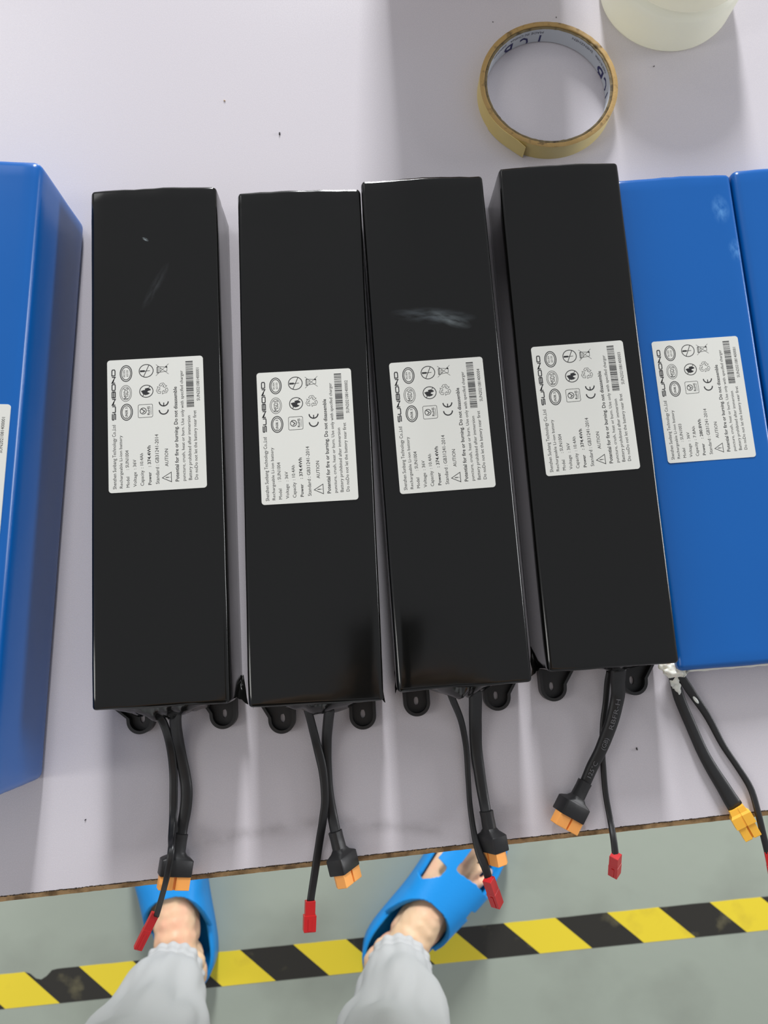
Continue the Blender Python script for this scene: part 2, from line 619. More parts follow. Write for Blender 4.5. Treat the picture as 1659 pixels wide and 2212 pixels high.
# board body with sloping raw edge
vv, ff = [], []
for i in range(N + 1):
    s = TL0 + 1 + (TL1 - TL0 - 2) * i / N
    a = 0.2 * noise.noise(Vector((s * 0.25, 4, 0)))
    vv += [tpt(s, 0.5, -1.0), tpt(s, -3.2 + a, -1.9), tpt(s, -3.6 + a, -17), tpt(s, 0, -19), tpt(s, TD - 1, -19), tpt(s, TD - 1, -1.0)]
for i in range(N):
    a, b = i * 6, i * 6 + 6
    for k in range(6):
        ff.append((a + k, a + (k + 1) % 6, b + (k + 1) % 6, b + k))
ff += [tuple(range(6))[::-1], tuple(N * 6 + k for k in range(6))]
eb = mk('chipboard_core', vv, ff, M_CHIP, tb, sm=False)
eb['label'] = 'raw brown chipboard edge'
# dark ragged burr between laminate and board
g = G()
for i in range(700):
    s = -330 + 660 * i / 700 + rnd.uniform(-.4, .4)
    l_, w_ = rnd.uniform(.35, 1.3), rnd.uniform(.25, .75)
    q = rnd.uniform(-.15, .2) - 0.25
    g.add([tpt(s - l_, q - w_ * .5, -.35), tpt(s + l_, q - w_ * .5, -.35), tpt(s + l_ * .8, q + w_ * .4, .08), tpt(s - l_ * .8, q + w_ * .4, .08),
           tpt(s, q - w_ * .3, .16)], [(0, 1, 4), (1, 2, 4), (2, 3, 4), (3, 0, 4)])
bu = mk('edge_burr', g.v, g.f, M_BURR, tb, sm=False)
bu['kind'] = 'stuff'
for s, t in ((TL0 + 60, 60), (TL1 - 60, 60), (TL0 + 60, TD - 60), (TL1 - 60, TD - 60)):
    q = 20
    r1 = [[tpt(s + a * q, t + b * q, z) for a, b in ((-1, -1), (1, -1), (1, 1), (-1, 1))] for z in (FZ + 0.0, -19.5)]
    v, f = loft(r1)
    mk('table_leg', v, f, M_STEEL, tb, sm=False)


# ------------------------------------------------------------------ battery packs
def wrap_warp(W, L, seed, ends=1.0, bulge=0.6):
    def fn(p, n):
        q = Vector((p.x * 0.05, p.y * 0.03, p.z * 0.05 + seed * 7.1))
        amp = 0.12
        ey = max(0.0, (abs(p.y) - (L / 2 - 34)) / 34)
        amp += ends * 0.35 * ey ** 2 * (1.4 if p.y < 0 else 0.6)
        d = noise.noise(q) * amp + 0.22 * ey * ends * noise.noise(Vector((p.x * 0.22, p.y * 0.12, seed * 3.0 + p.z * .2)))
        if p.y > L / 2 - 3 and p.z > 0:
            d += 0.28 * ends * noise.noise(Vector((p.x * 0.7, 3.0, seed * 2.0)))
        r = p + n * d
        if p.z > 0:
            r.z += bulge * (1 - (2 * p.x / W) ** 2) * 0.5
        r.y += (0.9 * (1 - (2 * p.x / W) ** 2) if p.y > L / 2 - 8 else 0)
        return r
    return fn


def tab_geo(w_, out, fl, fr, hgt=6.5):
    """moulded U-shaped lug with an oval hole, growing along -y from y=0"""
    R_ = w_ / 2
    outer, inner, th = [], [], 1.7
    n = 20
    ou = [(-R_ - fl, 6.0), (-R_ - fl, 0.0), (-R_ - fl * 0.02, -(out - R_) * (0.85 if fl else 0.6))]
    ou += [(-R_ * math.cos(math.pi * k / n), -(out - R_) - R_ * math.sin(math.pi * k / n)) for k in range(n + 1)]
    ou += [(R_ + fr * 0.02, -(out - R_) * (0.85 if fr else 0.6)), (R_ + fr, 0.0), (R_ + fr, 6.0)]
    cx_, cy_ = 0, 2
    m = len(ou)
    for p in ou:
        d = Vector((p[0] - cx_, p[1] + (out - R_) if p[1] < -(out - R_) else 0))
        if d.length < 1e-5:
            d = Vector((p[0], 0))
        d.normalize()
        inner.append((p[0] - d.x * th, p[1] - d.y * th))
    hole = []
    hc = -(out - R_) + 0.6
    for p in ou:
        a = math.atan2(p[1] - hc, p[0])
        hole.append((1.25 * math.cos(a), hc + 2.4 * math.sin(a)))
    v, f = [], []
    L0 = [(x, y, 0) for x, y in ou]
    L1 = [(x, y, hgt) for x, y in ou]
    L2 = [(x, y, hgt) for x, y in inner]
    L3 = [(x, y, 1.6) for x, y in inner]
    L4 = [(x, y, 1.6) for x, y in hole]
    L5 = [(x, y, 0) for x, y in hole]
    for q in (L0, L1, L2, L3, L4, L5):
        v += [Vector(p) for p in q]
    for a in range(5):
        for j in range(m - 1):
            f.append((a * m + j, (a + 1) * m + j, (a + 1) * m + j + 1, a * m + j + 1))
        f.append((a * m + m - 1, (a + 1) * m + m - 1, (a + 1) * m, a * m))
    for j in range(m - 1):
        f.append((5 * m + j, j, j + 1, 5 * m + j + 1))
    f.append((5 * m + m - 1, m - 1, 0, 5 * m))
    return v, f


def folded_end(W, L, h, seed, cx_, span, out, ears=(0, 0)):
    """crumpled lens of shrink wrap gathered round the cables, plus dog-ears at the bottom corners"""
    g = G()
    nx, nz_ = 46, 10
    rings = []
    for k in range(nz_ + 1):
        t = k / nz_
        row = []
        for i in range(nx + 1):
            u = -1 + 2 * i / nx
            env = max(0, 1 - abs(u) ** 1.6)
            o = out * env * math.sin(math.pi * min(1, 0.08 + 0.92 * t)) ** 0.6
            q = Vector((u * 5.0, t * 3.2, seed * 5.3))
            cr = abs(noise.noise(q * 0.55)) * 2.4
            y = -L / 2 + 1.0 - o * (0.7 + 0.3 * cr) - 1.0 * env * noise.noise(q * 1.1)
            z = 3 + (h - 6.5) * t + noise.noise(q * 2.1) * 1.6 * math.sin(math.pi * t)
            row.append(Vector((cx_ + u * span / 2, y, z)))
        rings.append(row)
    v, f = loft(rings, cap=False, closed=False)
    g.add(v, [q for q in f])
    for s, e in ((-1, ears[0]), (1, ears[1])):
        if not e:
            continue
        c = Vector((s * (W / 2 - 2), -L / 2 + 2, 8))
        P = []
        for i in range(7):
            for j in range(5):
                a = i / 6
                b = j / 4
                q = Vector((a * 4, b * 4, seed * 2.2 + s))
                P.append(c + Vector((s * e * a * (0.35 + 0.65 * b) + noise.noise(q * 1.7) * 0.8, 10 * (1 - b) - 5 * a * b + noise.noise(q * 2.1 + Vector((3, 3, 3))) * .8, 14 * b - 6 + noise.noise(q * 1.9) * 2.5)))
        fs = []
        for i in range(6):
            for j in range(4):
                fs.append((i * 5 + j, (i + 1) * 5 + j, (i + 1) * 5 + j + 1, i * 5 + j + 1))
        g.add(P, fs)
    return g


def connector(pack, cable, path_end, direction, roll, boot=True, plugm=None, tilt=0.0, wide=1.0):
    """power plug: optional black rubber boot then the amber plug; world mm"""
    d = Vector(direction).normalized()
    side = d.cross(Vector((0, 0, 1))).normalized()
    up = side.cross(d)
    Rr = Matrix.Rotation(roll, 3, d)
    side, up = Rr @ side, Rr @ up
    inv = pack_inv(pack)

    def P(x, t, z):
        return inv @ (path_end + d * t + side * x + up * z)

    def sec(t, w_, h_, c):
        a, b = w_ / 2, h_ / 2
        c = min(c, a * .9, b * .9)
        pts = []
        for sx, sy in ((1, 1), (-1, 1), (-1, -1), (1, -1)):
            order = ((a, b - c), (a - c * .3, b - c * .3), (a - c, b)) if sx * sy > 0 else ((a - c, b), (a - c * .3, b - c * .3), (a, b - c))
            for q in order:
                pts.append((sx * q[0], sy * q[1]))
        return [P(x, t, z) for x, z in pts]
    t0 = 0
    if boot:
        R1 = [sec(-1.0, 6.6, 5.6, 2.4), sec(-1.0, 7.6, 6.6, 2.8), sec(2, 7.4, 6.4, 2.8), sec(7.6, 7.6, 6.6, 2.8), sec(9.4, 10.0, 7.6, 2.2), sec(10.8, 15.0, 9.0, 1.3), sec(11.4, 16.3, 9.6, 1.1), sec(18.6, 16.3, 9.6, 1.1), sec(19, 15.9, 9.2, .9)]
        v, f = loft(R1)
        o = mk('connector_boot', v, f, M_RUB, cable, angle=28)
        t0 = 18
        L_ = 7.2
    else:
        L_ = 15
    # plug body: a rectangle with two chamfered corners, groove down the middle of each broad side
    def psec(t, k=1.0, gr=1.0):
        a, b, c = 7.8 * k, 4.0 * k, 2.6 * k
        pts = [(-.7, b), (-.7, b - gr), (.7, b - gr), (.7, b), (a, b), (a, -b + c), (a - c, -b), (.7, -b), (.7, -b + gr), (-.7, -b + gr), (-.7, -b), (-a + c, -b), (-a, -b + c), (-a, b)]
        return [P(x * wide, t, z) for x, z in pts][::-1]
    if boot:
        v, f = loft([psec(t0), psec(t0 + L_, 1), psec(t0 + L_ + .3, .97)])
    else:
        v, f = loft([psec(-2.0, .72, .1), psec(1.0, .8, .2), psec(2.2, .98, .3), psec(8, .98, .4), psec(8.3, .82, 1.6), psec(15, .82, 1.6), psec(15.3, .78, 1.5)])
    o = mk('power_plug', v, f, plugm or M_AMBER, cable, sm=False)
    o['label'] = 'amber yellow moulded plug' if not boot else 'amber moulded plug'
    return o


def red_plug(pack, cable, a, b, w_, h_, roll, ws=.98):
    d = (b - a).normalized()
    L_ = (b - a).length
    side = d.cross(Vector((0, 0, 1))).normalized()
    up = side.cross(d)
    Rr = Matrix.Rotation(roll, 3, d)
    side, up = Rr @ side, Rr @ up
    inv = pack_inv(pack)

    def sec(t, k, kk=1.0):
        return [inv @ (a + d * t + side * x * w_ / 2 * k + up * z * h_ / 2 * kk) for x, z in ((1, 1), (-1, 1), (-1, -1), (1, -1))]
    v, f = loft([sec(0, ws * .96, ws * .92), sec(.3, ws, ws), sec(L_ * .45, ws, ws), sec(L_ * .46, ws, ws), sec(L_ * .47, 1.04, 1.04), sec(L_ - .4, 1.02, 1.02), sec(L_, .96, .92)])
    g = G().add(v, f)
    # latch rib
    rv = []
    for t in (L_ * .56, L_ * .95):
        for x, z in ((.3, 1), (.3, 1.16), (-.3, 1.16), (-.3, 1)):
            rv.append(inv @ (a + d * t + side * x * w_ / 2 + up * z * h_ / 2))
    g.add(rv, [(0, 1, 5, 4), (1, 2, 6, 5), (2, 3, 7, 6), (3, 2, 1, 0), (4, 5, 6, 7)])
    o = mk('signal_plug', g.v, g.f, M_RED, cable, sm=False)
    o['label'] = 'small red plug'
    return o


def cable(pack, name, pts, w_, h_, m, dumb=0.0, roll=0.0, wob=0.04):
    P = [at(*p) for p in pts]
    path = catmull(P, 7)
    inv = pack_inv(pack)
    v, f = tube(path, w_, h_, 16, roll, wob, dumb)
    o = mk(name, [inv @ p for p in v], f, m, pack)
    return o, path


def cable_print(pack, cab, path, pieces, r, lateral=0.0):
    """raised pale print laid along the top of a cable: pieces = (text, start fraction, cap mm, length mm)"""
    inv = pack_inv(pack)
    acc = [0.0]
    for i in range(1, len(path)):
        acc.append(acc[-1] + (path[i] - path[i - 1]).length)
    g = G()
    for s, st, capm, ln in pieces:
        v, f = fit_text(s, 0, ln, -capm / 2, capm)
        out = []
        for p in v:
            t = acc[-1] * st - p.x
            k = max(0, min(len(path) - 2, next((i for i in range(len(acc) - 1) if acc[i + 1] > t), len(path) - 2)))
            q = path[k].lerp(path[k + 1], (t - acc[k]) / max(1e-6, acc[k + 1] - acc[k]))
            d = (path[k + 1] - path[k]).normalized()
            side = -d.cross(Vector((0, 0, 1))).normalized()
            # text reads towards the pack, letters' tops to the left
            x = lateral + p.y
            z = r[1] / 2 * math.sqrt(max(0.05, 1 - (2 * x / r[0]) ** 2)) + 0.12
            out.append(inv @ (q - side * x + Vector((0, 0, z))))
        g.add(out, f)
    o = mk('cable_print', g.v, g.f, M_GREYINK, cab, sm=False)
    return o


def smudged(base, name, spots):
    """copy of a wrap material with pale rubbed marks: spots = (x, y, rx, ry, angle deg, colour, strength, noise scale), pack frame mm"""
    m = base.copy()
    m.name = name
    nt = m.node_tree
    bs = nt.nodes['Principled BSDF']
    tc = [n for n in nt.nodes if n.type == 'TEX_COORD'][0]
    for x, y, rx, ry, an, col, st, ns in spots:
        mp = nt.nodes.new('ShaderNodeMapping')
        mp.vector_type = 'TEXTURE'
        mp.inputs['Location'].default_value = (x * MM, y * MM, 0)
        mp.inputs['Rotation'].default_value = (0, 0, rad(an))
        mp.inputs['Scale'].default_value = (rx * MM, ry * MM, 1)
        nt.links.new(tc.outputs['Object'], mp.inputs['Vector'])
        nz = nt.nodes.new('ShaderNodeTexNoise')
        nz.inputs['Scale'].default_value = ns
        nz.inputs['Detail'].default_value = 5
        nt.links.new(mp.outputs[0], nz.inputs['Vector'])
        vl = nt.nodes.new('ShaderNodeVectorMath')
        vl.operation = 'LENGTH'
        nt.links.new(mp.outputs[0], vl.inputs[0])

        def M(op, p, q):
            n = nt.nodes.new('ShaderNodeMath')
            n.operation = op
            for i, v in enumerate((p, q)):
                if isinstance(v, (int, float)):
                    n.inputs[i].default_value = v
                else:
                    nt.links.new(v, n.inputs[i])
            return n.outputs[0]
        fall = M('MAXIMUM', M('SUBTRACT', 1.0, vl.outputs['Value']), 0.0)
        tex = M('MAXIMUM', M('MULTIPLY', M('SUBTRACT', nz.outputs['Fac'], 0.36), 4.0), 0.0)
        fac = M('MINIMUM', M('MULTIPLY', M('MULTIPLY', fall, tex), st), 1.0)
        mx = nt.nodes.new('ShaderNodeMix')
        mx.data_type = 'RGBA'
        mx.inputs[7].default_value = col
        lk = bs.inputs['Base Color'].links
        if lk:
            nt.links.new(lk[0].from_socket, mx.inputs[6])
        else:
            mx.inputs[6].default_value = bs.inputs['Base Color'].default_value
        nt.links.new(fac, mx.inputs[0])
        nt.links.new(mx.outputs[2], bs.inputs['Base Color'])
    return m


def local(pose, px, py):
    x, y, z, yaw = pose
    p = at(px, py, z)
    q = Matrix.Rotation(-rad(yaw), 3, 'Z') @ Vector((p.x - x, p.y - y, 0))
    return q.x, q.y


def plain_pack(x, y, z, yaw, W, L, m, label, seed, group, r=2.2, ends=1.0, bulge=.2):
    t = root('battery_pack', label, 'battery', (x, y, 0), yaw, group)
    v, f = rounded_box(W, L, z, r, 5.0, wrap_warp(W, L, seed, ends, bulge))
    mk('shrink_wrap', v, f, m, t)
    return t


GB = 'black battery packs in the row'
GU = 'blue battery packs'

# x, y, top z, yaw, label pose, serial, tabs, end fold, ears
BLACK = [
    dict(p=(-108.4, 103.0, 41.9, 3.09), l=(-108.7, 108.8, 3.58), sn='SUN2021081400001', W=68.0,
         tabs=[(310, 1583, 9, 0), (487, 1572, 5, 0)], fold=(-2, 58, 9.5, (0, 7)),
         label='leftmost black battery pack, serial ending 00001, beside the tall blue pack'),
    dict(p=(-30.7, 103.7, 39.8, 2.52), l=(-30.75, 103.0, 3.45), sn='SUN2021081400002', W=67.7,
         tabs=[(612, 1582, 5, 0), (785, 1573, 0, 0)], fold=(2, 52, 8, (3, 3)),
         label='second black battery pack from the left, serial ending 00002 on its label'),
    dict(p=(40.5, 111.6, 40.7, 3.89), l=(40.0, 109.0, 4.48), sn='SUN2021081400004', W=67.7,
         tabs=[(901, 1545, 0, 0), (1073, 1533, 0, 5)], fold=(0, 42, 8, (3, 0)),
         label='black battery pack with pale smudge above its label, serial ending 00004'),
    dict(p=(116.7, 121.0, 39.5, 3.77), l=(116.5, 118.9, 4.82), sn='SUN2021081400003', W=67.5,
         tabs=[(1193, 1513, 0, 6), (1366, 1500, 0, 6)], fold=(6, 40, 4, (6, 0)),
         label='rightmost black battery pack, serial ending 00003, touching the flat blue pack'),
]
BL = 276.7
packs = []
GREY = srgb(74, 80, 84)
PALE = srgb(120, 128, 130)
l1, l1b = local(BLACK[0]['p'], 335, 620), local(BLACK[0]['p'], 314, 517)
l3, l3b = local(BLACK[2]['p'], 935, 682), local(BLACK[2]['p'], 970, 690)
WRAPS = [smudged(M_BLACK, 'black_wrap_faint_rub', [(l1[0], l1[1], 16, 3, 62, srgb(50, 52, 54), .7, 1.6), (l1b[0], l1b[1], 2.2, .9, -30, PALE, 1.6, 1.0)]), M_BLACK,
         smudged(M_BLACK, 'black_wrap_pale_smudge', [(l3[0], l3[1], 24, 5, -6, GREY, .9, 1.8), (l3b[0], l3b[1], 13, 4, -22, PALE, .55, 1.4)]), M_BLACK]
for i, b in enumerate(BLACK):
    x, y, h, yaw = b['p']
    t = plain_pack(x, y, h, rad(yaw), b['W'], BL, WRAPS[i], b['label'], i + 1, GB)
    packs.append(t)
    lx, ly, lyaw = b['l']
    add_label(t, lx, ly, h + 0.25, rad(lyaw), b['sn'])
    inv = pack_inv(t)
    for px, py, fl, fr in b['tabs']:
        q = inv @ at(px, py, 0)
        out = -BL / 2 - q.y
        v, f = tab_geo(14.4, max(out, 10.0), fl, fr)
        mk('mounting_tab', [Vector((p.x + q.x, p.y - BL / 2, p.z + 0.05)) for p in v], f, M_PLASTIC, t, angle=35)
    cx_, span, out, ears = b['fold']
    g = folded_end(b['W'], BL, h, i + 1.0, cx_, span, out, ears)
    mk('gathered_wrap_end', g.v, g.f, M_BLACK, t)

# pack 1
t = packs[0]
c, path = cable(t, 'power_cable', [(381, 1535, 20), (379, 1560, 15), (386, 1610, 6), (398, 1670, 3), (403, 1705, 3), (401, 1745, 3), (393, 1790, 4), (388, 1820, 6)], 6.3, 4.4, M_RUB, .2)
connector(t, c, at(390, 1806, 7), at(376, 1895, 9) - at(390, 1806, 7), rad(-22))
c, path = cable(t, 'signal_cable', [(335, 1538, 18), (352, 1560, 16), (366, 1603, 8), (374, 1660, 5), (375, 1710, 5), (374, 1765, 6), (371, 1810, 13), (370, 1835, 20), (366, 1865, 21), (358, 1905, 18), (346, 1950, 9), (338, 1978, 4)], [4.2, 4.6, 4.4, 4.2, 3.6, 3.0, 3.0], 2.6, M_GLOSSRUB, .35)
red_plug(t, c, at(336, 1972, 3), at(297, 2050, 1.8), 4.2, 2.6, rad(-25))
# pack 2
t = packs[1]
c, path = cable(t, 'power_cable', [(712, 1530, 20), (710, 1548, 16), (706, 1590, 7), (705, 1648, 3.5), (709, 1708, 3), (718, 1762, 3.5), (728, 1812, 8)], 5.6, 4.6, M_RUB, .2)
connector(t, c, at(725, 1800, 8), at(750, 1900, 8.5) - at(725, 1800, 8), rad(-60))
c, path = cable(t, 'signal_cable', [(662, 1526, 20), (668, 1544, 17), (683, 1604, 9), (697, 1663, 8), (702, 1723, 8), (698, 1768, 7), (691, 1812, 4), (682, 1872, 3), (670, 1952, 3)], [4.4, 4.4, 4.8, 4.2, 4.6, 4.4, 4.0], 2.8, M_RUB, .25, [0, 0, 0, .2, .5, .4, .3])
red_plug(t, c, at(670, 1945, 3), at(668, 2012, 3), 6.2, 4.0, rad(-14), .84)
# pack 3
t = packs[2]
c, path = cable(t, 'power_cable', [(1026, 1490, 20), (1027, 1511, 16), (1027, 1563, 7), (1029, 1620, 3), (1037, 1678, 3), (1044, 1722, 4), (1052, 1768, 8)], [7.2, 7.0, 6.2, 5.6], 4.2, M_RUB, .2)
connector(t, c, at(1051, 1756, 8), at(1069, 1855, 8.5) - at(1051, 1756, 8), rad(62))
c, path = cable(t, 'signal_cable', [(970, 1490, 20), (978, 1511, 17), (996, 1557, 8), (1007, 1615, 4), (1011, 1678, 3), (1015, 1736, 3), (1023, 1794, 5), (1034, 1838, 8), (1049, 1875, 10), (1057, 1906, 9)], [4.0, 3.6, 3.2, 2.8, 3.2, 4.6, 3.8], 2.6, M_RUB, .25)
red_plug(t, c, at(1055, 1898, 11), at(1075, 1955, 2.5), 4.9, 4.9, rad(45))
# pack 4
t = packs[3]
c, path = cable(t, 'signal_cable', [(1316, 1450, 12), (1312, 1475, 8), (1308, 1521, 4), (1303, 1560, 3), (1301, 1610, 2.2), (1303, 1655, 2.2), (1308, 1713, 2.2), (1318, 1770, 3), (1325, 1810, 8), (1330, 1852, 10)], [3.2, 3.4, 3.2, 3.2, 3.8], 2.6, M_RUB, .25)
red_plug(t, c, at(1330, 1847, 11), at(1327, 1889, 2.5), 4.9, 4.9, rad(45))
c, path = cable(t, 'power_cable', [(1336, 1445, 20), (1335, 1470, 16), (1334, 1505, 11), (1321, 1560, 9), (1299, 1617, 8), (1280, 1655, 7), (1262, 1696, 6.5)], [8.6, 8.0, 7.2, 6.6, 6.0], 4.6, M_RUB, .15)
cable_print(t, c, path, [('RBFR-H', .52, 2.3, 16.5), ('(GB)', .69, 2.2, 6.5), ('125\u00b0C', .93, 2.2, 9)], (7.4, 4.6))
connector(t, c, at(1262, 1692, 7), at(1218, 1780, 7.5) - at(1262, 1692, 7), rad(-22))

# pale scuff on pack 3 and pack 1 wrap (raised film flakes)
def scuff(parent, pts, m, name='wrap_scuff'):
    g = G()
    rn = random.Random(len(pts))
    for (x, y, rx, ry, n) in pts:
        for k in range(n):
            a, q = rn.uniform(0, 6.28), rn.uniform(0, 1)
            cx2, cy2 = x + rx * q * math.cos(a), y + ry * q * math.sin(a)
            r1 = rn.uniform(.15, .6)
            P = [(cx2 + r1 * 1.6 * math.cos(b), cy2 + r1 * .7 * math.sin(b), 0) for b in (0, 1.2, 2.3, 3.4, 4.4, 5.4)]
            g.add(P, [(0, 1, 2, 3, 4, 5)])
    return g

# blue packs
# left tall one: right side face in view
bx = plain_pack(-168.6 - 42.5 - 1, 84, 65, rad(-0.9), 85, 318, M_BLUE, 'tall glossy blue battery pack cut by the left frame edge, edge of its label showing', 9, GU, 4.5, .5, .6)
add_label(bx, -173.6 - 25.5, 111.5 - LU / 2 + .8, 65.3, rad(-0.9), 'SUN2021081400001', model='SUN1003', cap_ah='7.8Ah', wh='280.8Wh')
# flat blue pack right of the black row
Y5 = rad(4.2)
e5 = Vector((math.cos(Y5), math.sin(Y5), 0))
f5 = Vector((-math.sin(Y5), math.cos(Y5), 0))
farR = at(1578, 374, 17)
c5 = farR - e5 * 35 - f5 * 142.5
s5 = local((c5.x, c5.y, 17.2, 4.2), 1556, 452)
s5b = local((c5.x, c5.y, 17.2, 4.2), 1590, 540)
M_BLUE5 = smudged(M_BLUE, 'blue_wrap_rubbed', [(s5[0], s5[1], 6, 10, 0, srgb(92, 150, 208), .75, 1.6), (s5b[0], s5b[1], 5, 8, 0, srgb(92, 150, 208), .6, 1.8)])
b5 = plain_pack(c5.x, c5.y, 17.2, Y5, 69.5, 285, M_BLUE5, 'flat blue battery pack with printed label and white glue at its cable corner', 11, GU, 3.2, .8, .3)
add_label(b5, 190.3, 130.7, 17.35, rad(4.46), 'SUN2021081400001', model='SUN1003', cap_ah='7.8Ah', wh='280.8Wh')
c6 = c5 + e5 * 70.6 + f5 * 2.0
b6 = plain_pack(c6.x, c6.y, 17.6, Y5, 69.5, 285, M_BLUE, 'flat blue battery pack cut by the right frame edge, no label in view', 13, GU, 4.0, .8, .3)
# white adhesive seam under the near end of the flat pack
g = G()
rings = []
for i in range(40):
    x = -34 + 69 * i / 39
    hh = 1.2 + .5 * noise.noise(Vector((x * .2, 5, 1)))
    rings.append([Vector((x, -285 / 2 - 0.2 - hh * math.cos(a), 9.5 + hh * 1.3 * math.sin(a) + .04 * (i - 20) * 0)) for a in np.linspace(0, 2 * math.pi, 9)[:-1]])
v, f = loft(rings)
sm_ = mk('glue_seam', v, f, M_GLUE, b5)
sm_['label'] = 'white glue line along the near end'
# glue blob at the corner, where the cables leave
inv = pack_inv(b5)
bm = bmesh.new()
for px, py, z, r_, sc in ((1462, 1446, 9, 5.2, (1.2, .8, .9)), (1478, 1440, 10, 3.4, (1.4, .8, .8)), (1446, 1442, 9, 3.6, (1.2, .9, .8)), (1459, 1462, 6.5, 3.0, (.9, 1.4, .7)), (1462, 1477, 6.0, 2.2, (.9, 2.0, .7)), (1464, 1490, 5.4, 1.4, (.7, 2.4, .6)), (1454, 1468, 6, 2.2, (.8, 1.6, .7)), (1452, 1450, 10, 4.0, (1.3, .8, .8)), (1442, 1438, 10, 3.0, (1.6, .8, .8)), (1448, 1454, 6, 2.6, (1, 1, 1)), (1471, 1455, 8, 2.6, (1, 1, 1))):
    p = inv @ at(px, py, z)
    bmesh.ops.create_icosphere(bm, subdivisions=2, radius=1, matrix=Matrix.Translation(p) @ Matrix.Diagonal((r_ * sc[0], r_ * sc[1], r_ * sc[2], 1)))


def remesh(bm, voxel, name, m, parent=None, smooth_it=6, disp=0.0, scale=MM):
    me = bpy.data.meshes.new(name + '_tmp')
    bm.to_mesh(me)
    bm.free()
    if scale != 1:
        me.transform(Matrix.Scale(scale, 4))
    o = bpy.data.objects.new(name + '_tmp', me)
    C.objects.link(o)
    md = o.modifiers.new('r', 'REMESH')
    md.mode = 'VOXEL'
    md.voxel_size = voxel * MM
    md.use_smooth_shade = True
    ms = o.modifiers.new('s', 'SMOOTH')
    ms.iterations = smooth_it
    ms.factor = 0.5
    dg = bpy.context.evaluated_depsgraph_get()
    e = o.evaluated_get(dg)
    n = bpy.data.meshes.new_from_object(e)
    bpy.data.objects.remove(o)
    n.name = name
    if disp:
        for vt in n.vertices:
            vt.co += vt.normal * disp * MM * noise.noise(vt.co * 400)
    n.materials.clear()
    n.materials.append(m)
    smooth(n)
    r = bpy.data.objects.new(name, n)
    C.objects.link(r)
    if parent:
        r.parent = parent
    return r


gl = remesh(bm, 0.45, 'glue_blob', M_GLUE, b5, 1, 1.6)
gl['label'] = 'white silicone glue blob'
c, path = cable(b5, 'power_cable', [(1452, 1450, 8), (1456, 1464, 6), (1468, 1509, 4), (1493, 1569, 3.2), (1522, 1633, 3.2), (1554, 1687, 3.4), (1588, 1742, 4)], [5.4, 5.8, 6.2, 6.0, 6.4, 7.4, 8.6], 4.4, M_RUB, .2)
connector(b5, c, at(1592, 1750, 4), at(1611, 1783, 4) - at(1592, 1750, 4), rad(12), boot=False, plugm=M_YEL, wide=.72)
c, path = cable(b5, 'signal_cable', [(1468, 1455, 8), (1478, 1472, 6.5), (1499, 1504, 4), (1530, 1550, 2.4), (1560, 1607, 2.2), (1592, 1655, 2.2), (1621, 1702, 2.4), (1637, 1754, 4), (1648, 1800, 4), (1660, 1850, 3)], [4.0, 5.0, 4.2, 3.4, 3.6, 3.6, 3.6], 2.4, M_RUB, .2)
red_plug(b5, c, at(1661, 1838, 3), at(1674, 1905, 3), 5.0, 3.4, rad(20))
# second blob of glue dried on the signal cable
bm = bmesh.new()
p0 = inv @ at(1503, 1512, 5.0)
bmesh.ops.create_icosphere(bm, subdivisions=3, radius=1, matrix=Matrix.Translation(p0) @ Matrix.Rotation(rad(32), 4, 'Z') @ Matrix.Diagonal((.9, 2.4, .7, 1)))
me = bpy.data.meshes.new('glue_drop')
bm.to_mesh(me); bm.free()
me.transform(Matrix.Scale(MM, 4)); me.materials.append(M_GLUE); smooth(me)
o = bpy.data.objects.new('glue_drop', me); C.objects.link(o); o.parent = b5
o['label'] = 'small white glue drop on the cable'

# ------------------------------------------------------------------ roll of tape
cen = (at(1037, 175, 11) + at(1333, 190, 11)) / 2
tr = root('tape_roll', 'nearly used roll of yellow double-sided tape standing on its side edge', 'tape', (cen.x, cen.y, 0))
tr['label'] = 'flat-lying thin roll of yellowish tape on a printed cardboard core'
RI, RC, RO, TH = 37.6, 39.3, 42.2, 12.0


def annulus(r_in, r_out, z0, z1, n=128, jit=0.0, seed=0, spiral=0.0):
    rings = []
    for k in range(n):
        a = 2 * math.pi * k / n
        q = Vector((math.cos(a) * 9, math.sin(a) * 9, seed))
        j = jit * noise.noise(q * 2)
        sp = spiral * (k / n)
        rings.append([(x * math.cos(a), x * math.sin(a), z) for x, z in ((r_in + .3, z0), (r_out + sp, z0), (r_out + sp, z1 - .2 + j), (r_out + sp - .25, z1 + j), (r_in + .3, z1 + j), (r_in, z1 - .3 + j), (r_in, z0 + .3))])
    v = [Vector(p) for r in rings for p in r]
    m = 7
    f = []
    for k in range(n):
        b = (k + 1) % n
        for j in range(m):
            f.append((k * m + j, b * m + j, b * m + (j + 1) % m, k * m + (j + 1) % m))
    return v, f


v, f = annulus(RI, RC - .05, 0.6, TH - 0.6, jit=.5, seed=2)
# core: inner wall pale, top edge dirty
n7 = len(f)
fm = [(1 if (i % 7) in (3, 4, 2) else 0) for i in range(n7)]
core = mk('cardboard_core', v, f, M_CORE, tr, fm=fm, mats=[M_CORE, M_COREEDGE], angle=40)
core['label'] = 'pale cardboard core with dark blue print'
v, f = annulus(RC, RO, 0, TH, jit=.35, seed=5)
fm = [(0 if (i % 7) in (1,) else 1) for i in range(len(f))]
mk('tape_winding', v, f, M_TAPEF, tr, fm=fm, mats=[M_TAPEF, M_TAPEE], angle=40)
